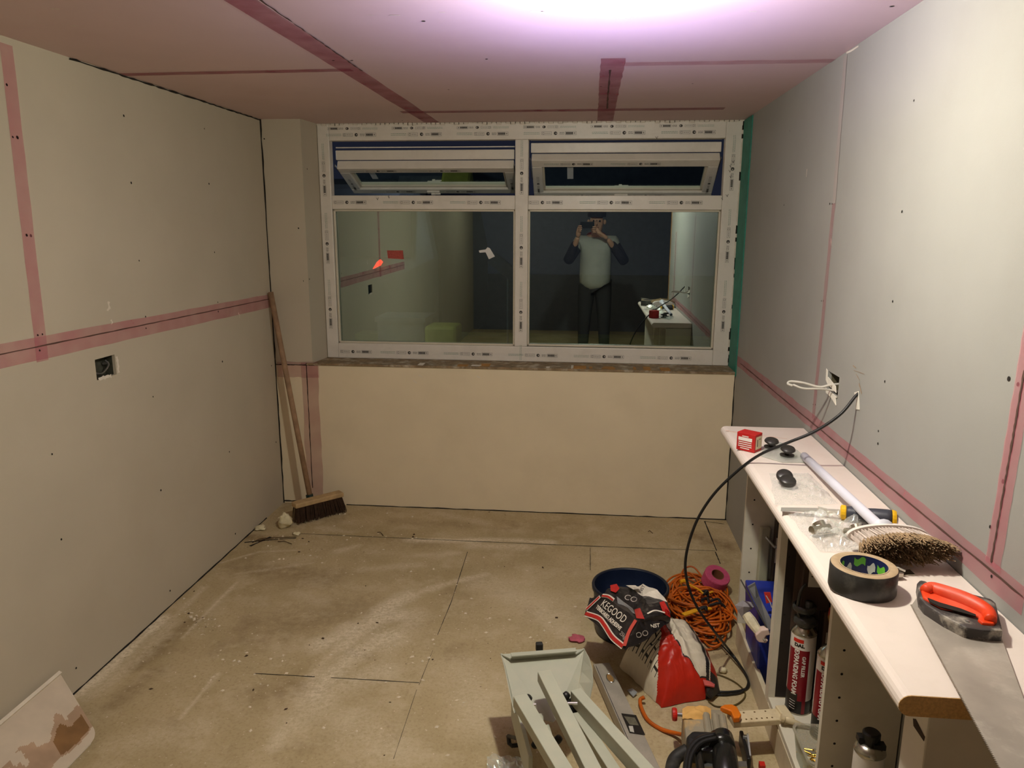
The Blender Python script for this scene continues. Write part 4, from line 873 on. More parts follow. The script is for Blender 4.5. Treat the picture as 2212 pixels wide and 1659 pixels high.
m = MB(); zf = .03; m.tube([W(1098, 1588, zf+.02), W(1100, 1606, zf), W(1106, 1611, zf), W(1124, 1609, zf), W(1128, 1604, zf+.02)], .007, 8); m.tube([W(1098, 1590, zf+.02), W(1135, 1600, .14)], .006, 8); m.build('foot_bar', M_blackm, st)
# clear plastic wrap at the bottom edge
m = MB()
for j in range(9):
    for i in range(17):
        p = W(1052+i*5, 1640+j*5, .02); k = Vector((p.x*30, p.y*30, 2)); m.v.append(p+Vector((0, 0, .03*abs(noise.noise(k))+.006)))
for j in range(8):
    for i in range(16): m.f.append((j*17+i, j*17+i+1, (j+1)*17+i+1, (j+1)*17+i)); m.m.append(0)
m.build('plastic_wrap', M_bag, label='scrap of clear plastic wrap on the floor left of the stand', cat='wrapping')

# ------------------------------------------------------------------ aluminium level
a, b = W(1299, 1432, .052), W(1404, 1659, .052); d = (b-a).normalized(); b2 = b+d*.2
lv = thing('spirit_level', a, 'dusty aluminium box level lying on the floor between the stand and the red sack', 'level')
M_al = mat('dusty_aluminium', (172, 164, 150), .45, .25, var=.15, vs=10, dirt=(196, 186, 170), ds=22, da=.4)
up = Vector((0,0,1)); m = MB(); m.beam(a-up*.024, b2-up*.024, .062, .046); m.build('box_section', M_al, lv, bevel=.002)
c_ = d.cross(up).normalized(); Ml = frame_from(d, c_ if c_.dot(Vector((1,0,0))) < 0 else -c_, a)
def lm(u, v): return W(u, v, .0525)
o_ = lm(1318, 1465); m = MB(); Mo = frame_from(d, up.cross(d), o_)
m.add([Mo@Vector((.026*math.cos(t*math.pi/8), .0125*math.sin(t*math.pi/8), 0)) for t in range(16)], [tuple(range(16))]); m.build('hand_hole', mat('floor_seen_through_hole', (150, 112, 62), .8), lv)
m = MB(); m.tube([Mo@Vector((.026*math.cos(t*math.pi/8), .0125*math.sin(t*math.pi/8), .0005)) for t in range(17)], .0016, 5); m.build('hole_rim', M_steel, lv)
m = MB(); m.prism([lm(1342, 1541), lm(1374, 1545), lm(1394, 1588), lm(1360, 1583)], (0, 0, .0006)); m.build('vial_window', M_dark, lv)
m = MB(); m.prism([lm(1348, 1548)+up*.001, lm(1371, 1551)+up*.001, lm(1380, 1568)+up*.001, lm(1360, 1566)+up*.001], (0,0,.0006)); m.build('vial_block', mat('olive_vial', (104, 100, 84), .3, var=.3, vs=80), lv)
m = MB(); m.prism([lm(1358, 1569)+up*.001, lm(1367, 1569)+up*.001, lm(1370, 1583)+up*.001, lm(1361, 1581)+up*.001], (0,0,.0006)); m.build('vial', mat('pale_vial', (190, 186, 176), .3), lv)
m = MB()
for k in range(26):
    rr2 = rr; pass
m.beam(lm(1287, 1438)+up*.0006, lm(1372, 1632)+up*.0006, .0015, .001); m.build('edge_groove', M_print, lv)

# ------------------------------------------------------------------ bucket with empty bag on it
bc = W(1358, 1362, 0); BRm = .156; bz = .204
bk = thing('bucket', bc, 'wide navy blue mixing tub standing on the floor under the empty bag', 'bucket')
M_nv = mat('navy_plastic', (22, 32, 56), .4, var=.2, vs=8, dirt=(50, 60, 78), ds=12, da=.4)
m = MB(); m.lathe([(0,.001),(.134,.001),(.140,.012),(.150,bz-.02),(.150,bz)], bc, None, 56); m.lathe([(.146,bz),(.146,bz-.02),(.134,.014),(0,.010)], bc, None, 56); m.build('tub', M_nv, bk, smooth=True)
m = MB(); m.lathe([(.146,bz),(.148,bz+.004),(.156,bz+.004),(.158,bz),(.157,bz-.014),(.150,bz-.014)], bc, None, 56); m.build('rim', mat('dark_navy_rim', (20, 26, 40), .45), bk, smooth=True)
M_kb = mat('black_sack_print', (38, 34, 34), .38, var=.25, vs=20, dirt=(96, 86, 78), ds=30, da=.3)
M_kr = mat('red_sack_print', (186, 40, 34), .45, var=.15, vs=20); M_kw = mat('white_sack_print', (226, 216, 200), .5, var=.06, vs=20); M_kg = mat('silver_tape', (150, 150, 150), .25, .3)
V = {k: W(*p) for k, p in dict(v0=(1262,1327,.21), v1=(1272,1290,.255), v2=(1302,1284,.285), v3=(1330,1264,.29), v4=(1362,1272,.275), v5=(1390,1262,.32), v6=(1420,1275,.31), v7=(1442,1300,.30), v8=(1450,1325,.28), v9=(1446,1345,.24), v10=(1402,1378,.245), v11=(1351,1405,.225), v12=(1305,1362,.20),
  i1=(1342,1302,.275), i2=(1380,1342,.305), i3=(1405,1312,.30), i4=(1370,1318,.25), i5=(1386,1285,.285)).items()}
F = [('v0','v2','v11',0),('v2','i2','v11',0),('v2','i1','i2',0),('v2','v3','i1',0),('v3','v4','i1',0),('v4','i4','i1',0),('i1','i4','i2',0),('v4','i5','i4',0),('v4','v5','i5',2),('v5','v6','i5',2),('v6','v7','i5',2),('v7','i3','i5',0),('i5','i3','i4',0),('i4','i3','i2',0),
     ('v7','v8','i3',0),('v8','i2','i3',0),('v8','v9','i2',0),('v9','v10','i2',0),('v10','v11','i2',0),('v0','v1','v2',0),('v0','v12','v11',0)]
bagE = thing('adhesive_sack', V['v11'], 'empty crumpled black sack with red border reading PLASTERBOARD ADHESIVE, lying on the tub', 'sack')
m = MB(); n_ = 6
for a_, b_, c_, mi in F:
    A_, B_, C_ = V[a_], V[b_], V[c_]; idx = {}; ks = len(m.v)
    for i in range(n_+1):
        for j in range(n_+1-i):
            s_, t_ = i/n_, j/n_; p = A_*(1-s_-t_)+B_*s_+C_*t_; flat = .25 if (a_, b_, c_) in (('v0','v2','v11'), ('v2','i2','v11')) else 1.
            k = p*26; q = Vector((noise.noise(k), noise.noise(k+Vector((7,3,1))), noise.noise(k+Vector((1,9,4)))))*.010
            idx[i, j] = len(m.v); m.v.append(p+q*(.3 if mi == 0 and b_ in ('v2','i2') and c_ == 'v11' else 1))
    for i in range(n_):
        for j in range(n_-i):
            m.f.append((idx[i,j], idx[i+1,j], idx[i,j+1])); m.m.append(mi)
            if j < n_-i-1: m.f.append((idx[i+1,j], idx[i+1,j+1], idx[i,j+1])); m.m.append(mi)
m.build('film', [M_kb, M_kr, M_kw], bagE, solid=.002)
def ribbon(name, pts, wd, m_, n, par, off=.006):
    m = MB(); P = spline(pts, 8); prev = None
    for i, p in enumerate(P):
        d_ = (P[min(i+1, len(P)-1)]-P[max(0, i-1)]).normalized(); c = d_.cross(n).normalized()*wd/2; cur = (p-c+n*off, p+c+n*off)
        if prev: m.add([prev[0], cur[0], cur[1], prev[1]], [(0,1,2,3)])
        prev = cur
    return m.build(name, m_, par, solid=.0008)
fn = (V['v2']-V['v0']).cross(V['v11']-V['v0']).normalized()
if fn.z < 0: fn = -fn
def fp_(u, v, off=0.):                         # a point of the front panel's plane
    d_ = ray(u, v); t_ = (V['v0']-CAMO).dot(fn)/d_.dot(fn); return CAMO+d_*t_+fn*off
ribbon('red_border', [fp_(1268, 1318), fp_(1298, 1290)], .014, M_kw, fn, bagE, .005); ribbon('red_border', [fp_(1269, 1318), fp_(1297, 1291)], .007, M_kr, fn, bagE, .007)
bl_ = [(1267,1327),(1295,1337),(1308,1352),(1325,1378),(1348,1398)]
ribbon('red_border', [fp_(*q) for q in bl_], .022, M_kw, fn, bagE, .005); ribbon('red_border', [fp_(*q) for q in bl_], .013, M_kr, fn, bagE, .007)
ribbon('red_border', [fp_(1352, 1398), fp_(1362, 1368), V['i2'].lerp(fp_(1374, 1342), .5)], .016, mat('pale_red_fold', (206, 84, 72), .5), fn, bagE, .009)
ribbon('red_border', [fp_(1303, 1288), fp_(1316, 1290), fp_(1328, 1298)], .014, M_kw, fn, bagE, .006); ribbon('red_border', [fp_(1303, 1289), fp_(1316, 1291), fp_(1327, 1299)], .007, M_kr, fn, bagE, .008)
def patch(name, pts, m_, par, off, **k):
    m = MB(); P = [Vector(p) for p in pts]; c = sum(P, Vector())/len(P); m.v = [p+off for p in P]+[c+off*1.25]; nn_ = len(P)
    for i in range(nn_): m.f.append((i, (i+1) % nn_, nn_)); m.m.append(0)
    return m.build(name, m_, par, solid=.001, **k)
UPV = Vector((0, -.004, .009))
patch('red_patch', [W(1318,1268,.29), W(1332,1265,.295), W(1338,1275,.29), W(1330,1284,.285), W(1319,1280,.285)], M_kr, bagE, UPV)
patch('red_patch', [W(1370,1322,.275), W(1382,1318,.29), W(1392,1342,.305), W(1374,1340,.30)], M_kr, bagE, UPV*1.3)
patch('red_patch', [W(1424,1305,.30), W(1434,1302,.30), W(1446,1325,.285), W(1448,1338,.26), W(1432,1328,.29)], M_kr, bagE, UPV)
patch('silver_patch', [W(1332,1292,.28), W(1342,1300,.28), W(1366,1318,.265), W(1372,1330,.28), W(1352,1322,.27), W(1334,1308,.275)], M_kg, bagE, UPV)
patch('white_fold', [W(1352,1268,.285), W(1372,1268,.285), W(1384,1276,.30), W(1368,1277,.28)], M_kw, bagE, UPV)
ribbon('white_seam', [W(1398, 1330, .30), W(1415, 1323, .30), W(1436, 1328, .29)], .006, M_kw, Vector((0,-.3,1)).normalized(), bagE, .010)
def panel_text(name, s_, size, p0, p1, n, par, m_, off, sx=1., bold=0.):
    x = (p1-p0).normalized(); y = n.cross(x).normalized(); M = frame_from(x, y, (p0+p1)/2+n*off); return text(name, s_, size, M, m_, par, .0003, sx, bold)
panel_text('lettering', 'KEGOOD', .040, fp_(1306, 1306), fp_(1350, 1340), fn, bagE, M_kw, .0065, .95)
panel_text('lettering', 'TERBOARD ADHESIVE', .020, fp_(1292, 1313), fp_(1342, 1360), fn, bagE, M_kw, .0065, .92, .0006)
panel_text('lettering', 'Drywall lining compound', .009, fp_(1300, 1325), fp_(1334, 1358), fn, bagE, mat('grey_print', (170, 160, 150), .6), .0065, .9)
panel_text('lettering', '25kg', .020, fp_(1342, 1368), fp_(1354, 1380), fn, bagE, MC['grey_print'], .0065)
n2_ = (V['v10']-V['v11']).cross(V['i2']-V['v11']).normalized()
if n2_.y > 0: n2_ = -n2_
c1 = (V['v11']+V['i2']+V['v10'])/3; panel_text('lettering', 'COO', .028, c1-Vector((.05,.0,.012)), c1+Vector((.05,.01,.02)), n2_, bagE, MC['grey_print'], .010)
c1 = (V['v9']+V['i2']+V['v10'])/3; panel_text('lettering', 'INST', .018, c1-Vector((.03,.0,.0)), c1+Vector((.03,.01,.008)), n2_, bagE, M_kw, .012, 1, .0005)
panel_text('lettering', 'BIN INST', .018, W(1372, 1298, .30), W(1392, 1270, .33), Vector((-.2,-.5,.85)).normalized(), bagE, M_kb, .012)
panel_text('lettering', 'CO', .034, W(1352, 1294, .285), W(1372, 1300, .285), Vector((0,-.5,.87)).normalized(), bagE, MC['grey_print'], .012)

# ------------------------------------------------------------------ full red and white sack
A_, B_, C_, D_ = W(1338, 1440, 0), W(1492, 1392, 0), W(1562, 1502, 0), W(1428, 1530, 0)
sk = thing('plaster_sack', (A_+C_)/2, 'full red and white sack with a brick pattern, slumped on the floor', 'sack')
nu, nv = 110, 130; m = MB(); LK = .5
for j in range(nv+1):
    for i in range(nu+1):
        s_, t_ = i/nu, j/nv; a_ = 2*s_-1; b_ = 2*t_-1
        p = A_.lerp(B_, s_).lerp(D_.lerp(C_, s_), t_)
        ha = max(0, 1-abs(a_)**2.6)**.55; hb_ = max(0, 1-abs(b_)**(4 if b_ < 0 else 2.6))**.5; H = .205*(1-.25*t_)
        k = Vector((s_*2.4, t_*5, 4)); hh = H*ha*hb_*(1+.10*noise.noise(k))+.010*noise.noise(Vector((s_*7, t_*16, 2)))*ha*hb_+.004*abs(noise.noise(Vector((s_*20, t_*8, 8))))*ha
        ridge = .025*math.exp(-((s_-.52)/.05)**2)*hb_*(1-t_*.4)
        p = p+Vector((noise.noise(k+Vector((3,3,3)))*.014, noise.noise(k+Vector((9,3,3)))*.014, max(0, hh+ridge)+.002)); m.v.append(p)
def skc(s_, t_):
    if s_ < .33*(1-max(0, (t_-.40)/.50)) and t_ < .88:
        if s_ > .0:
            row = t_/.062; rf = row % 1; col = (s_*6.2+(.5 if int(row) % 2 else 0)) % 1; 
            if s_ > .05:
                if (rf < .17) or (col < .11): return 1
            return 2
        return 0
    e0, e1 = .415+.05*t_, .80
    if t_ > .80: k = (t_-.80)/.15; e0 += .16*k; e1 -= .08*k
    if t_ < .1: k = (.1-t_)/.1; e0 += .06*k; e1 -= .05*k
    if e0 < s_ < e1 and t_ < .95: return 1 if (s_ < e0+.014 or (t_ > .935)) else 2
    if e1 <= s_ < e1+.055: return 1
    if e1+.055 <= s_ < e1+.075: return 2
    if t_ > .90 and s_ > .8: return 1
    return 0
for j in range(nv):
    for i in range(nu): m.f.append((j*(nu+1)+i, (j+1)*(nu+1)+i, (j+1)*(nu+1)+i+1, j*(nu+1)+i+1)); m.m.append(skc((i+.5)/nu, (j+.5)/nv))
M_sr = mat('glossy_red_sack', (190, 40, 22), .38, var=.2, vs=9)
m.build('filled_body', [M_sr, M_kb, mat('cream_white_sack', (220, 208, 186), .5, var=.08, vs=10, dirt=(168, 148, 118), ds=9, da=.4), mat('pink_seam', (206, 96, 90), .5)], sk, smooth=True)
m = MB(); c = W(1536, 1492, .02); m.prism([W(1522,1470,.06), W(1541,1478,.05), W(1548,1500,.01), W(1535,1512,.01), W(1524,1500,.03)], (0.004, -.004, .01)); m.build('torn_flap', M_kb, sk)
m = MB(); m.prism([W(1518,1470,.07), W(1544,1477,.05), W(1543,1486,.05), W(1522,1482,.06)], (0, -.002, .006)); m.build('pink_tag', MC['pink_seam'], sk)
# scrap under the sack
m = MB(); m.prism([W(1355,1492,.012), W(1366,1488,.02), W(1377,1497,.012), W(1368,1506,.006)], (0, 0, .003)); m.build('silver_scrap', mat('silver_foil', (176, 178, 182), .3, .4), label='small silver scrap in the shadow below the red sack', cat='scrap')

# ------------------------------------------------------------------ orange extension cord, pink tape
M_or = mat('orange_flex', (196, 94, 16), .45, var=.4, vs=9)
rs = random.Random(31); ec = thing('extension_cord', W(1505, 1325, 0), 'tangled heap of orange extension cord beside the navy tub', 'cord')
m = MB(); cen = W(1508, 1322, 0)
pts = []
ang = 0; 
for k in range(30):
    cx_, cy_ = cen.x+rs.uniform(-.04, .045), cen.y+rs.uniform(-.10, .12); ra, rb = rs.uniform(.06, .135), rs.uniform(.09, .24); ro = rs.uniform(-.6, .6); z_ = .008+.055*(k/30)**.8
    for q in range(10):
        an = ang+q*2*math.pi/10; x_, y_ = ra*math.cos(an), rb*math.sin(an)
        X_2 = cx_+x_*math.cos(ro)-y_*math.sin(ro); Y_2 = cy_+x_*math.sin(ro)+y_*math.cos(ro)
        if X_2 > .615 and Y_2 < 2.86: X_2 = .615-rs.uniform(0, .02)
        pts.append(Vector((X_2, Y_2, max(.006, z_*(1-.4*((x_/ra)**2))+rs.uniform(-.008, .014)))))
m.tube(spline(pts, 4), .0046, 6); m.build('flex', M_or, ec, smooth=True)
m = MB(); m.tube(spline([W(1500,1352,.03), W(1530,1385,.012), W(1552,1388,.008), W(1553,1372,.01), W(1530,1372,.02)], 8), .0046, 6); m.tube(spline([W(1510,1400,.006), W(1535,1403,.006), W(1556,1392,.006), W(1552,1380,.006)], 8), .0046, 6); m.build('flex', M_or, ec, smooth=True)
M_yc = mat('yellow_strap', (226, 160, 20), .5)
m = MB(); m.tube([W(1470, 1257, .075), W(1478, 1254, .078), W(1484, 1257, .075)], .009, 8); m.tube(spline([W(1484, 1260, .08), W(1510, 1274, .085), W(1522, 1283, .08), W(1540, 1278, .085)], 6), .0045, 6); m.build('yellow_lead', M_yc, ec, label='yellow lead')
m = MB(); m.beam(W(1476, 1328, .08), W(1505, 1318, .085), .022, .005); m.beam(W(1505, 1318, .085), W(1536, 1314, .08), .016, .005); m.build('yellow_strip', M_yc, ec, label='yellow strip')
m = MB(); rs = random.Random(8)
for k in range(7):
    a_ = W(rs.uniform(1520, 1545), rs.uniform(1285, 1320), .09); b_ = a_+Vector((rs.uniform(-.05, .08), rs.uniform(-.08, .06), rs.uniform(-.01, .015))); m.tube(spline([a_, a_.lerp(b_, .5)+Vector((.01, .01, .01)), b_], 5), .006, 6)
m.build('black_plug_leads', M_black, ec, label='black plug and leads')
cable('orange_lead', [W(1392, 1506, .03), W(1383, 1512, .02), W(1386, 1530, .012), W(1400, 1556, .007), W(1428, 1575, .007), W(1460, 1584, .02), W(1480, 1588, .05)], .0068, M_or, label='loose orange lead curving from under the red sack to the power tool', cat='cable')
ax_ = Vector((.22, -.36, .90)).normalized(); c = W(1546, 1250, .085); M3 = ax_.to_track_quat('Z', 'Y').to_matrix(); tr_ = thing('pink_tape_roll', c, 'roll of bright pink scrim tape resting on the orange cord', 'tape roll')
M_pk = mat('magenta_tape', (186, 74, 108), .6, var=.15, vs=80)
m = MB(); m.lathe([(.029,.028),(.056,.028),(.058,.024),(.058,-.028),(.056,-.032),(.029,-.032)], c, M3, 48); m.build('scrim', M_pk, tr_, smooth=False)
m = MB(); m.lathe([(.029,.029),(.027,.029),(.026,-.032),(.029,-.032)], c, M3, 36); m.lathe([(.0, -.024),(.028,-.024)], c, M3, 36); m.build('cardboard_core', mat('brown_core', (128, 78, 50), .8, var=.2), tr_)

# ------------------------------------------------------------------ power tool at the bottom
pt = thing('power_tool', W(1535, 1640, 0), 'corded power tool with black motor, foam-spattered grey head and red knob', 'power tool')
M_tg = mat('tool_grey', (150, 140, 120), .5, var=.1, dirt=(214, 170, 100), ds=10, da=.9); M_fo = mat('yellow_foam', (222, 172, 98), .85, var=.15, vs=25)
hx0, hx1 = W(1472, 1540, .14), W(1566, 1540, .14)
m = MB(); m.prism([W(1474,1534,.145), W(1480,1529,.145), W(1558,1531,.145), W(1568,1545,.145), W(1580,1600,.145), W(1482,1600,.145)], (0,0,-.10)); m.build('head', M_tg, pt, bevel=.01)
m = MB(); rs = random.Random(4)
for j in range(13):
    for i in range(25):
        s_, t_ = i/24, j/12; p = W(1474+s_*62, 1531+t_*22, .147); e_ = min(1, 4*min(s_, 1-s_, t_+.2, 1-t_)); m.v.append(p+Vector((0, 0, (.012*e_+.006*noise.noise(p*60))*1.0)))
for j in range(12):
    for i in range(24): m.f.append((j*25+i, j*25+i+1, (j+1)*25+i+1, (j+1)*25+i)); m.m.append(0)
m.build('foam_crust', M_fo, pt, smooth=True)
for k, u in enumerate((1525, 1545, 1560)):
    m = MB(); m.tube([W(u, 1545+k*2, .15), W(u+8, 1600, .15)], .012, 10); m.build('guide_rib', M_tg, pt)
c = W(1457, 1543, .13); m = MB(); m.lathe([(0,-.008),(.019,-.007),(.021,0),(.019,.007),(0,.008)], c, Matrix.Rotation(math.pi/2, 3, 'Y'), 18); m.build('red_knob', mat('red_plastic', (196, 36, 24), .4), pt, smooth=False)
m = MB(); m.tube([c, c+Vector((.03, 0, 0))], .006, 8); m.build('knob_spindle', M_steel, pt)
m = MB(); m.tube([W(1558, 1586, .15), W(1560, 1592, .15), W(1566, 1640, .15), W(1572, 1720, .15)], [.018, .032, .036, .036], 20); m.tube([W(1556, 1600, .15), W(1560, 1622, .15)], .040, 20); m.build('motor_housing', mat('gloss_black', (34, 33, 30), .25), pt, smooth=True)
m = MB(); m.prism([W(1482,1590,.16), W(1496,1577,.165), W(1560,1580,.165), W(1572,1600,.165), W(1560,1625,.16), W(1486,1618,.15)], (0,0,-.05)); m.build('gear_cover', M_black, pt, bevel=.008)
m = MB(); m.tube(spline([W(1545, 1588, .185), W(1510, 1598, .18), W(1488, 1625, .17), W(1480, 1670, .16)], 6), .009, 8); m.tube(spline([W(1550, 1594, .19), W(1515, 1605, .185), W(1494, 1632, .175), W(1486, 1680, .16)], 6), .007, 8); m.build('mains_lead', M_black, pt, smooth=True)
m = MB(); m.tube(spline([W(1486, 1620, .12), W(1458, 1640, .10), W(1448, 1680, .09)], 6), .020, 12); m.build('rear_handle', M_blackm, pt, smooth=True)
m = MB(); m.tube([W(1506, 1612, .16), W(1514, 1665, .15)], .012, 12); m.build('guide_rod', mat('dark_chrome', (90, 86, 80), .2, .8), pt)
for q in ([(1517,1622),(1536,1620),(1537,1632),(1520,1634)], [(1534,1640),(1552,1636),(1556,1643),(1538,1648)], [(1520,1650),(1552,1650),(1553,1660),(1522,1660)], [(1594,1648),(1612,1648),(1614,1660),(1596,1660)]):
    m = MB(); m.prism([W(u, v, .11) for u, v in q], (0, 0, .006)); m.build('bright_plate', M_steel, pt)
m = MB(); m.beam(W(1600, 1592, .05), W(1618, 1655, .05), .012, .05); m.build('lever', M_black, pt, bevel=.004)
m = MB(); m.beam(W(1605, 1591, .078), W(1616, 1593, .078), .012, .008); m.beam(W(1614, 1592, .075), W(1620, 1640, .06), .005, .03); m.build('lever_plate', mat('pale_alloy', (190, 190, 190), .3, .4), pt)
m = MB(); m.beam(W(1640, 1655, .05), W(1652, 1656, .05), .02, .02); m.build('red_catch', MC['red_plastic'], pt)
# white ruled arm
ra_, rb_ = W(1578, 1549, .135), W(1692, 1541, .135); d = (rb_-ra_).normalized(); sd = Vector((-d.y, d.x, 0))
ma = thing('measuring_arm', ra_, 'cream plastic ruled arm with an orange sliding stop, resting on the plinth', 'arm')
M_cp = mat('cream_plastic', (218, 200, 164), .5, var=.06, dirt=(170, 146, 104), ds=24, da=.4)
m = MB(); m.beam(ra_-Vector((0,0,.010)), rb_-Vector((0,0,.010)), .056, .02); m.build('rail', M_cp, ma, bevel=.003)
m = MB(); m.beam(rb_-d*.012-Vector((0,0,.008)), rb_+d*.022-Vector((0,0,.008)), .068, .03); m.build('end_block', M_cp, ma, bevel=.004)
m = MB()
for k in range(6): m.lathe([(0,.0006),(.0028,.0006),(.0032,0)], ra_+d*(.045+k*.017)-sd*.016+Vector((0,0,.0003)), None, 8); 
for k in range(3): m.lathe([(0,.0006),(.0028,.0006),(.0032,0)], ra_+d*(.05+k*.036)+sd*.016+Vector((0,0,.0003)), None, 8)
m.build('peg_holes', mat('peg_hole', (110, 84, 48), .8), ma)
m = MB(); Mr = frame_from(d, sd, ra_+d*.004+Vector((0,0,.004))); m.prism([Mr@Vector(q) for q in ((-.03,.024,0),(-.012,.034,0),(.012,.034,0),(.024,.02,0),(.022,-.02,0),(.010,-.034,0),(-.008,-.034,0),(-.004,0,0))], (0,0,.018)); m.build('sliding_stop', mat('orange_plastic', (222, 116, 16), .4), ma, bevel=.003, label='orange sliding stop')
nz = thing('sealant_nozzle', W(1715, 1556, .12), 'cream cone-shaped nozzle lying below the tall foam can', 'nozzle')
m = MB(); a_, b_ = W(1694, 1552, .145), W(1750, 1572, .126); m.tube([a_, a_.lerp(b_, .2), b_], [.009, .010, .003], 14); m.build('cone', M_cp, nz, smooth=True)
m = MB(); m.tube([a_-(b_-a_).normalized()*.010, a_], [.012, .012], 14); m.build('screw_collar', M_cp, nz)

# ------------------------------------------------------------------ things in the cabinets
M_fr = mat('foam_can_red', (128, 16, 30), .3, var=.06); M_fw = mat('foam_can_white', (222, 214, 206), .35, var=.04); M_fk = mat('foam_can_black', (28, 24, 24), .35)
def cyl_text(name, s_, size, c, R, ang, zmid, m_, par, sx=1., bold=0., rot=True):
    cu = bpy.data.curves.new(name, 'FONT'); cu.body = s_; cu.size = size; cu.extrude = .0002; cu.offset = bold; cu.align_x = 'CENTER'; cu.align_y = 'CENTER'; cu.resolution_u = 3
    t = bpy.data.objects.new(name, cu); COL.objects.link(t); bpy.context.view_layer.update(); me = bpy.data.meshes.new_from_object(t.evaluated_get(bpy.context.evaluated_depsgraph_get())); bpy.data.objects.remove(t)
    for v in me.vertices:
        x, y, z = v.co.x*sx, v.co.y, v.co.z
        if rot: tang, up_ = y, -x
        else: tang, up_ = x, y
        an = ang+tang/R; v.co = Vector((c.x+(R+.0006+z)*math.cos(an), c.y+(R+.0006+z)*math.sin(an), zmid+up_))-ORG[par]
    me.materials.clear(); me.materials.append(m_); o = bpy.data.objects.new(name, me); COL.objects.link(o); o.parent = par; ORG[o] = ORG[par]
def foam_can(c, label, gun=True, ang=-1.93):
    t = thing('foam_can', c, label, 'can', 'red expanding foam cans in the middle cabinet'); R = .0385; Hc = .272
    m = MB(); vs = []; n_ = 64; zs = [.004, .05, .075, Hc-.045, Hc]
    def an_mat(k, z_):
        a_ = (k+.5)/n_*2*math.pi; rel = (a_-(ang % (2*math.pi))+math.pi) % (2*math.pi)-math.pi
        if z_ == 3: return 1
        if z_ == 0: return 2 if rel < .35 else (0 if rel < .62 else 2)
        if z_ == 1: return 2 if rel < -.0 else (0 if rel < .62 else 1)
        return 0 if -1.25 < rel < .62 else 1
    for z_ in zs: vs += [c+Vector((R*math.cos(2*math.pi*k/n_), R*math.sin(2*math.pi*k/n_), z_)) for k in range(n_)]
    m.v = vs
    for q in range(4):
        for k in range(n_): m.f.append((q*n_+k, q*n_+(k+1) % n_, (q+1)*n_+(k+1) % n_, (q+1)*n_+k)); m.m.append(an_mat(k, q))
    m.build('printed_body', [M_fr, M_fw, M_fk], t, smooth=True)
    m = MB(); m.lathe([(0,0),(R+.001,0),(R+.001,.004),(R,.005)], c, None, 48); m.build('base_rim', M_ni, t, smooth=True); m = MB(); m.lathe([(R,Hc),(R+.001,Hc+.002),(R-.004,Hc+.010),(.026,Hc+.024),(.017,Hc+.030),(.016,Hc+.034),(0,Hc+.034)], c, None, 48); m.build('metal_shoulder', M_ni, t, smooth=True)
    cyl_text('lettering', 'EXPANDING FOAM', .021, c, R, ang-.38, .148+c.z, M_fw, t, .86, .0007)
    cyl_text('lettering', 'GAP FILLER', .0145, c, R, ang+.22, .172+c.z, M_fw, t, 1.0, .0004)
    m = MB()
    for k in range(10):
        a0 = ang-.75+k*.085; m.add([c+Vector(((R+.0006)*math.cos(a_), (R+.0006)*math.sin(a_), z_)) for a_, z_ in ((a0, Hc-.020), (a0+.085, Hc-.020), (a0+.085, Hc-.008), (a0, Hc-.008))], [(0,1,2,3)])
    m.build('red_flash', mat('red_flash', (206, 44, 30), .4), t); cyl_text('lettering', 'DAL', .015, c, R, ang-.22, c.z+Hc-.030, M_fk, t, 1.1, .0008, rot=False)
    m = MB(); 
    for k in range(4): 
        a0 = ang-.65; z_ = .022+k*.009; m.tube([c+Vector(((R+.0005)*math.cos(a0+q*.12), (R+.0005)*math.sin(a0+q*.12), z_-q*.0006)) for q in range(5)], .0005, 4)
    m.build('small_print', M_fw, t)
    if gun:
        g0 = c+Vector((0,0,Hc+.03)); M_gm = mat('gun_grey', (72, 72, 70), .25, .4)
        m = MB(); m.lathe([(0,.03),(.024,.028),(.034,.020),(.036,.006),(.032,0),(0,0)], g0, None, 28); m.build('adaptor_collar', M_gm, t, smooth=True)
        m = MB(); m.tube([g0+Vector((.005,0,.02)), g0+Vector((.008,0,.075))], .012, 12); m.tube(spline([g0+Vector((-.02,-.01,.02)), g0+Vector((-.030,-.01,.06)), g0+Vector((-.024,-.01,.115)), g0+Vector((-.008,-.0,.135))], 6), .005, 8); m.lathe([(.030,.045),(.036,.05),(.036,.062),(.030,.066)], g0+Vector((-.006,.0,0)), None, 24); m.build('gun_lever', M_gm, t, smooth=True)
    else:
        m = MB(); m.tube([c+Vector((0,0,Hc+.034)), c+Vector((0,0,Hc+.06))], [.016, .010], 14); m.build('nozzle', M_black, t)
    return t
foam_can(W(1722, 1530, CB+.0185), 'tall red and white foam can with a gun collar, in the middle cabinet')
foam_can(W(1778, 1588, CB+.0185), 'red foam can half hidden behind the near side panel', False, -1.9)
# clear tub with brass screws
tc_ = Vector((.695, 1.955, CB+.019)); tb = thing('screw_tub', tc_, 'clear plastic tub of brass screws at the bottom of the middle cabinet', 'tub')
m = MB(); lo_, hi_ = .045, .055
def ring(h_, z_): return [tc_+Vector((x*h_, y*h_*1.5, z_)) for x, y in ((-1,-.8),(-.8,-1),(.8,-1),(1,-.8),(1,.8),(.8,1),(-.8,1),(-1,.8))]
for k, (h_, z_) in enumerate(((lo_, 0), (hi_, .085), (hi_+.004, .085), (hi_+.004, .092), (hi_-.002, .092), (lo_-.002, .003))): m.v += ring(h_, z_)
for k in range(5):
    for q in range(8): m.f.append((k*8+q, k*8+(q+1) % 8, (k+1)*8+(q+1) % 8, (k+1)*8+q)); m.m.append(0)
m.f.append(tuple(range(8))); m.m.append(0); m.build('tub_wall', glassy('clear_tub', (206, 196, 176), .3, .12, .1, diff=.30), tb)
M_br = mat('brass', (206, 166, 70), .3, .9, var=.3, vs=90); rs = random.Random(6)
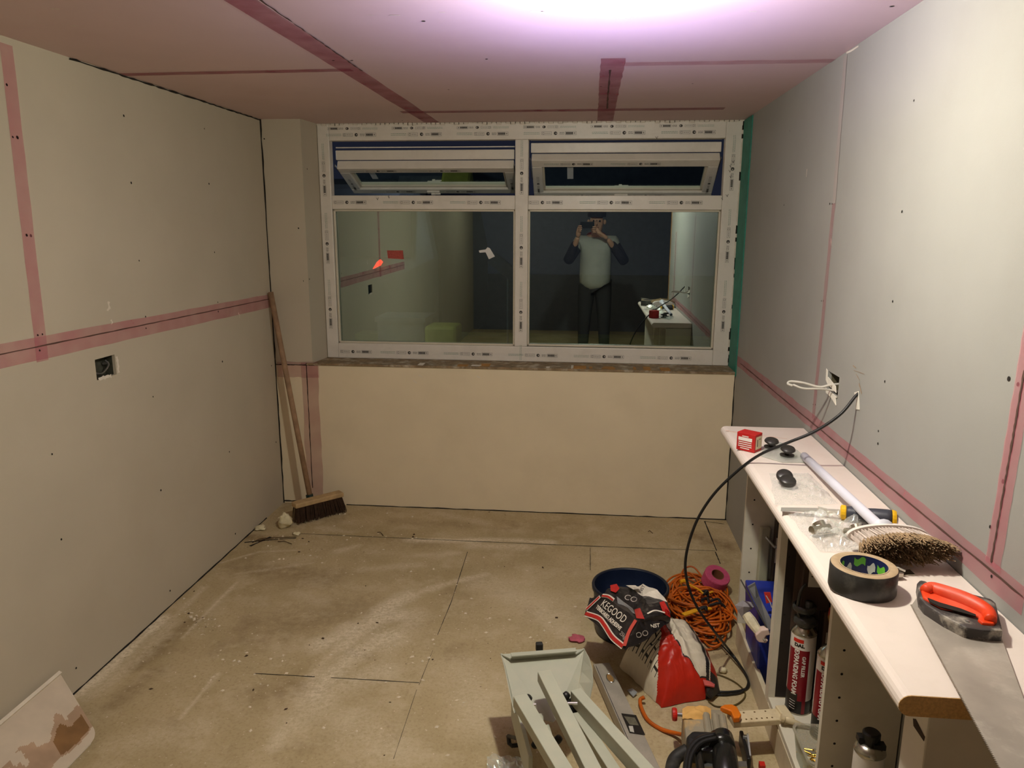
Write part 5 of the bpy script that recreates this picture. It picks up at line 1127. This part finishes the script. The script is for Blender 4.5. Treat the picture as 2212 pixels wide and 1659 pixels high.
for k in range(42):
    p = tc_+Vector((rs.uniform(-.03, .03), rs.uniform(-.048, .048), .010+rs.uniform(0, .035))); a_ = rs.uniform(0, 6.28); d_ = Vector((math.cos(a_), math.sin(a_), rs.uniform(-.2, .3))).normalized()
    if k == 0:
        m = MB(); m.tube([Vector((0,0,0)), Vector((.022,0,0)), Vector((.026,0,0))], [.0016, .0016, .0042], 6); m.tube([Vector((-.004,0,0)), Vector((0,0,0))], [.0003, .0016], 6)
        s0 = m.build('brass_screw', M_br, org=(0, 0, 0)); scr = s0
    else: scr = s0.copy(); COL.objects.link(scr)
    scr.matrix_world = Matrix.Translation(p)@d_.to_track_quat('X', 'Z').to_matrix().to_4x4(); tagit(scr, 'brass wood screw lying in the clear plastic tub', 'screw', 'brass screws in the clear tub')
# far cabinet clutter
c = Vector((.715, 2.60, .001)); bx = thing('parts_bin', c, 'blue plastic bin with red and white label in the far cabinet', 'bin')
m = MB(); m.hexa([c+Vector(q) for q in ((-.065,-.10,0),(.085,-.10,0),(.085,.10,0),(-.065,.10,0),(-.085,-.12,.318),(.10,-.12,.318),(.10,.12,.333),(-.085,.12,.333))]); m.build('bin_body', mat('royal_blue', (36, 52, 150), .4, var=.1), bx, bevel=.006)
m = MB(); m.prism([AY(1650,1279,2.47), AY(1664,1279,2.47), AY(1668,1300,2.47), AY(1655,1303,2.47)], (0,-.002,0)); m.build('label_red', mat('label_red', (214, 60, 50), .5), bx)
m = MB(); m.tube([AY(1655,1287,2.468), AY(1664,1302,2.468), AY(1667,1312,2.468)], .002, 5); m.build('label_script', M_fw, bx)
def tool(name, label, cat): return thing(name, AY(1640, 1330, 2.5), label, cat)
t = thing('putty_knife', AY(1640, 1310, 2.45), 'long grey filling blade poking out of the far cabinet', 'scraper')
m = MB(); m.prism([AY(1615,1268,2.46), AY(1631,1259,2.46), AY(1641,1290,2.45), AY(1672,1352,2.38), AY(1660,1362,2.38), AY(1634,1310,2.43)], (0, .003, .002)); m.build('blade', mat('grey_blade', (126, 126, 130), .35, .5, var=.2), t)
m = MB(); m.beam(AY(1600,1252,2.46), AY(1662,1366,2.38), .004, .012, (0,-1,0)); m.build('blade_edge', mat('dark_steel', (58, 54, 48), .5), t)
t = thing('sealant_tube', AY(1635, 1350, 2.40), 'squeezed cream sealant tube in the mouth of the far cabinet', 'tube')
m = MB(); a_, b_ = AY(1612, 1327, 2.44), AY(1645, 1374, 2.38); m.tube([a_, a_.lerp(b_, .3), a_.lerp(b_, .8), b_], [.016, .019, .015, .005], 10); m.build('tube_body', mat('cream_tube', (214, 202, 172), .6, var=.2, vs=50), t)
m = MB(); m.tube([b_, b_+(b_-a_).normalized()*.02], .004, 8); m.build('tube_neck', M_ni, t)
t = thing('pipe_clip', AY(1640, 1382, 2.38), 'pale pink plastic clip hanging over the plinth in the far cabinet', 'clip')
m = MB(); m.prism([AY(u, v, 2.37) for u, v in ((1633,1372),(1645,1362),(1660,1360),(1664,1372),(1655,1374),(1652,1380),(1660,1384),(1655,1390),(1640,1388),(1634,1382))], (0, .03, 0)); m.build('clip_body', mat('pinkish_plastic', (216, 190, 178), .5), t, bevel=.003)
t = thing('dust_mask', AY(1600, 1310, 2.6), 'crumpled grey-lilac cloth hanging on the front of the far cabinet', 'cloth')
m = MB(); P_ = [AY(u, v, y) for u, v, y in ((1588,1308,2.50),(1604,1298,2.50),(1624,1302,2.49),(1628,1312,2.47),(1612,1322,2.46),(1606,1338,2.46),(1594,1318,2.48))]; cc_ = AY(1606, 1311, 2.45); m.v = P_+[cc_]
for i in range(7): m.f.append((i, (i+1) % 7, 7)); m.m.append(0)
m.build('cloth_folds', mat('grey_lilac', (150, 144, 148), .7), t, solid=.004)
t = thing('caulking_gun', Vector((.76, 2.755, .001)), 'dark upright tool with a white label at the back of the far cabinet', 'tool')
m = MB(); m.box((.735, 2.735, .001), (.785, 2.775, .60)); m.build('tool_body', mat('dark_brown_body', (52, 40, 34), .5), t, bevel=.008)
m = MB(); m.box((.738, 2.732, .40), (.765, 2.7355, .50)); m.build('tool_label', mat('dim_label', (196, 188, 176), .6), t)
m = MB(); m.tube([(.70, 2.74, .50), (.73, 2.72, .47), (.78, 2.71, .48)], .006, 8); m.build('tool_hook', M_steel, t)
t = thing('olive_packet', Vector((.700, 2.79, .001)), 'pale ribbed packet leaning on the far panel inside the far cabinet', 'packet')
m = MB(); m.box((.690, 2.775, .001), (.728, 2.805, .52)); m.build('packet_body', mat('pale_olive', (168, 164, 140), .6), t, bevel=.006)
# middle cabinet clutter
def stuffbox(name, lo, hi, m_, label, cat, lab=None):
    c = Vector(((lo[0]+hi[0])/2, (lo[1]+hi[1])/2, lo[2])); t = thing(name, c, label, cat); m = MB(); m.box(lo, hi); m.build('carton', m_, t, bevel=.004)
    m = MB(); m.box((lo[0]+(hi[0]-lo[0])*.2, lo[1]-.001, lo[2]+(hi[2]-lo[2])*.35), (hi[0]-(hi[0]-lo[0])*.25, lo[1]-.0002, hi[2]-(hi[2]-lo[2])*.2)); m.build('paper_label', lab or MC['dim_label'], t); return t, Vector(((lo[0]+hi[0])/2, lo[1], (lo[2]+hi[2])/2))
t, cc_ = stuffbox('carton', (.700, 2.262, CB+.019+.34), (.790, 2.299, CB+.34+.25), mat('dark_carton', (66, 48, 40), .6), 'dark carton with a pale label reading 32, high in the middle cabinet', 'carton')
text('lettering', '32', .035, Matrix.Translation((cc_.x-.004, cc_.y-.0015, cc_.z+.01))@Matrix.Rotation(math.pi/2, 4, 'X'), M_print, t)
stuffbox('carton', (.654, 2.3005, CB+.0185), (.815, 2.3185, CT-.03), mat('shade_sheet', (44, 34, 28), .8), 'flat dark brown sheet added to shade the panel behind the tall foam can', 'carton', mat('shade_sheet_label', (84, 66, 54), .7))  # added dark sheet standing in for shade and clutter over the pale panel
stuffbox('carton', (.775, 2.255, CB+.0185), (.825, 2.298, CB+.019+.339), mat('brown_carton', (84, 60, 46), .7), 'narrow brown carton at the back, right of the tall foam can', 'carton')
t = thing('work_glove', Vector((.79, 2.14, .55)), 'red and yellow cloth bundle above the foam cans', 'cloth')
m = MB()
for i in range(9):
    for j in range(14):
        th_ = math.pi*i/8; ph = 2*math.pi*j/14; dd_ = Vector((math.sin(th_)*math.cos(ph), math.sin(th_)*math.sin(ph), math.cos(th_))); m.v.append(Vector((.785, 2.12, .50))+Vector((dd_.x*.038, dd_.y*.07, dd_.z*.035))*(1+.35*noise.noise(dd_*2.5)))
for i in range(8):
    for j in range(14): m.f.append((i*14+j, i*14+(j+1) % 14, (i+1)*14+(j+1) % 14, (i+1)*14+j)); m.m.append(0 if j % 5 else 1)
m.build('glove_cloth', [mat('mustard_cloth', (132, 96, 34), .8, var=.4), mat('dull_red_cloth', (150, 46, 30), .8, var=.4)], t, smooth=True)
stuffbox('carton', (.765, 2.06, CB+.30), (.825, 2.19, .465), mat('shadow_carton', (70, 56, 46), .7), 'small dim carton under the red and yellow bundle', 'carton')
# near bay: crate with aerosol
m = MB(); m.box((.655, 1.50, 0), (.80, 1.72, .245)); cr = m.build('storage_crate', mat('dull_crate', (108, 96, 80), .7), bevel=.006, label='dull crate standing under the worktop with the spray can on top', cat='crate')
cn = AY(1880, 1610, 1.62); cn = Vector((cn.x, 1.62, .246)); ztp = AY(1878, 1612, 1.62).z
t = thing('spray_can', cn, 'white spray can with black cap and steel shoulder below the worktop end', 'can')
m = MB(); m.lathe([(0,.0),(.033,0),(.034,.003),(.034,ztp-.246-.012)], cn, None, 40); m.build('can_body', M_fw, t, smooth=True)
hz = ztp-.246; m = MB(); m.lathe([(.034,hz-.013),(.0355,hz-.010),(.034,hz-.004),(.026,hz+.006),(.014,hz+.010),(0,hz+.010)], cn, None, 40); m.build('steel_shoulder', M_ni, t, smooth=True)
m = MB(); m.lathe([(.016,hz+.004),(.017,hz+.020),(.020,hz+.022),(.020,hz+.036),(.016,hz+.040),(0,hz+.040)], cn, None, 28); m.mbox(Matrix.Translation(cn+Vector((.014,-.012,hz+.012))), (.026,.018,.012)); m.mbox(Matrix.Translation(cn+Vector((-.020,.006,hz+.016))), (.016,.02,.014)); m.build('black_cap', M_black, t)
# white slotted unit at the near end
X0 = .599; t = thing('slotted_panel_unit', Vector((.71, 1.24, 0)), 'white unit with dark slots cut in its side, under the near end of the worktop', 'unit')
m = MB(); m.box((X0, 1.2, 0), (.826, 1.285, CT-.003)); m.build('white_body', mat('white_unit', (214, 206, 192), .5, var=.05), t, bevel=.003)
m = MB()
for q in ([(1975,1512),(2003,1512),(1998,1545),(1990,1540)], [(1973,1552),(1978,1553),(1998,1592),(1996,1601),(1974,1568)]):
    m.prism([AX(u, v, X0-.0004) for u, v in q], (-.0008, 0, 0))
m.build('dark_slots', mat('slot_shadow', (58, 42, 30), .9), t)


# ------------------------------------------------------------------ the photographer, seen in the window glass
def skin(name, V_, E_, R_, m_, parent, sub=2):
    me = bpy.data.meshes.new(name); me.from_pydata([Vector(p)-ORG[parent] for p in V_], E_, []); o = bpy.data.objects.new(name, me); COL.objects.link(o)
    me.materials.append(m_); sm = o.modifiers.new('skin', 'SKIN'); sm.use_smooth_shade = True
    if not me.skin_vertices: pass
    for i, r in enumerate(R_): me.skin_vertices[0].data[i].radius = (r, r) if not isinstance(r, tuple) else r; me.skin_vertices[0].data[i].use_root = (i == 0)
    ss = o.modifiers.new('sub', 'SUBSURF'); ss.levels = sub; ss.render_levels = sub; o.parent = parent; ORG[o] = ORG[parent]; return o
PX, PY = .11, -.36
per = thing('person', (PX, PY, 0), 'person in a grey T-shirt and dark cap holding up a phone, mirrored in the window', 'person')
M_sk = mat('skin', (196, 150, 124), .55, var=.05); M_ts = mat('grey_tshirt', (176, 176, 168), .85, var=.1, vs=10); M_tr = mat('dark_trousers', (58, 56, 58), .85, var=.2, vs=8); M_jk = mat('dark_sleeves', (50, 46, 50), .85, var=.2); M_rd = mat('red_hood', (150, 48, 44), .85, var=.2)
def P(x, y, z): return (PX+x, PY+y, z)
V_ = [P(0,0,.98), P(0,0,1.16), P(0,0,1.36), P(0,0,1.47), P(0,.01,1.545), P(0,.025,1.62), P(0,.035,1.70), P(0,.03,1.775),
      P(.19,0,1.46), P(.34,.05,1.22), P(.13,.27,1.50), P(-.19,0,1.46), P(-.33,.06,1.22), P(-.21,.27,1.52),
      P(.10,0,.92), P(.12,.02,.50), P(.13,-.02,.10), P(.14,.13,.045), P(-.10,0,.92), P(-.12,.02,.50), P(-.13,-.02,.10), P(-.14,.13,.045)]
E_ = [(0,1),(1,2),(2,3),(3,4),(4,5),(5,6),(6,7),(3,8),(8,9),(9,10),(3,11),(11,12),(12,13),(0,14),(14,15),(15,16),(16,17),(0,18),(18,19),(19,20),(20,21)]
R_ = [.13,.135,.15,.10,.055,.075,.092,.075,.062,.048,.028,.062,.048,.028,.095,.062,.042,.035,.095,.062,.042,.035]
skin('body', V_, E_, R_, M_sk, per)
skin('t_shirt', [P(0,0,.86), P(0,0,1.10), P(0,0,1.35), P(0,0,1.47), P(.19,0,1.455), P(.25,.015,1.37), P(-.19,0,1.455), P(-.25,.015,1.37)], [(0,1),(1,2),(2,3),(3,4),(4,5),(3,6),(6,7)], [.215,.20,.205,.13,.10,.085,.10,.085], M_ts, per)
skin('sleeve', [P(.19,0,1.465), P(.35,.05,1.215), P(.17,.22,1.46)], [(0,1),(1,2)], [.078,.066,.046], M_jk, per); skin('sleeve', [P(-.19,0,1.465), P(-.34,.06,1.215), P(-.23,.22,1.475)], [(0,1),(1,2)], [.078,.066,.046], M_jk, per)
skin('trousers', [P(0,0,1.06), P(.10,0,.90), P(.12,.02,.50), P(.13,-.02,.11), P(-.10,0,.90), P(-.12,.02,.50), P(-.13,-.02,.11)], [(0,1),(1,2),(2,3),(0,4),(4,5),(5,6)], [.145,.115,.082,.062,.115,.082,.062], M_tr, per)
skin('hood', [P(-.11,-.02,1.50), P(-.05,-.07,1.53), P(.05,-.07,1.53), P(.11,-.02,1.50)], [(0,1),(1,2),(2,3)], [.055,.06,.06,.055], M_rd, per)
m = MB(); hc_ = Vector(P(0,.03,1.755)); m.lathe([(.105,-.01),(.110,.02),(.100,.07),(.065,.11),(0,.125)], hc_, None, 28); m.prism([hc_+Vector(q) for q in ((-.07,.08,0),(.07,.08,0),(.05,.17,-.008),(0,.185,-.008),(-.05,.17,-.008))], (0,0,.008)); m.build('cap', M_jk, per, smooth=False)
for sx_ in (-1, 1):
    m = MB(); m.lathe([(0,-.012),(.010,-.006),(.012,0),(.010,.006),(0,.012)], Vector(P(sx_*.036, .118, 1.70)), Matrix.Rotation(math.pi/2, 3, 'X'), 12); m.build('eye', mat('eye_dark', (40, 34, 32), .3), per, smooth=True)
    m = MB(); m.lathe([(0,-.03),(.014,-.02),(.018,0),(.014,.02),(0,.03)], Vector(P(sx_*.095, .02, 1.69)), None, 12); m.build('ear', M_sk, per, smooth=True)
m = MB(); m.tube([P(0,.115,1.71), P(0,.145,1.665), P(0,.125,1.655)], [.010,.016,.010], 10); m.build('nose', M_sk, per, smooth=True)
m = MB(); m.tube([P(-.026,.112,1.628), P(0,.122,1.625), P(.026,.112,1.628)], [.003,.006,.003], 8); m.build('mouth', mat('lips', (160, 96, 88), .5), per, smooth=True)
for sx_, hx, hz_ in ((1, .085, 1.60), (-1, -.085, 1.61)):       # hands gripping the ends of the phone
    w0 = Vector((PX+(.13 if sx_ > 0 else -.21), PY+.27, 1.50 if sx_ > 0 else 1.52)); pc = Vector((hx+sx_*.012, -.045, hz_))
    Vh = [w0, w0.lerp(pc, .55), pc]; Eh = [(0,1),(1,2)]; Rh = [.026, (.034,.022), (.036,.018)]
    for k in range(4):
        r0 = pc+Vector((0, .006, .028-k*.019)); b = len(Vh); l_ = (.9, 1., .95, .78)[k]
        Vh += [r0, r0+Vector((-sx_*.004, .024*l_, .006)), r0+Vector((-sx_*.022*l_, .034*l_, .006)), r0+Vector((-sx_*.042*l_, .030*l_, .004))]; Eh += [(2, b), (b, b+1), (b+1, b+2), (b+2, b+3)]; Rh += [.0098, .0092, .0086, .0072]
    b = len(Vh); Vh += [pc+Vector((-sx_*.014, -.012, .012)), pc+Vector((-sx_*.034, -.016, .022)), pc+Vector((-sx_*.052, -.014, .022))]; Eh += [(2, b), (b, b+1), (b+1, b+2)]; Rh += [.012, .0105, .0085]
    skin('hand', Vh, Eh, Rh, M_sk, per, 1)
m = MB(); Mp = cam_o.matrix_world.copy()@Matrix.Translation((0, 0, .022)); m.mbox(Mp, (.160, .076, .009)); phn = m.build('smartphone', M_black, bevel=.003, label='black phone held up sideways by the person mirrored in the window', cat='phone')
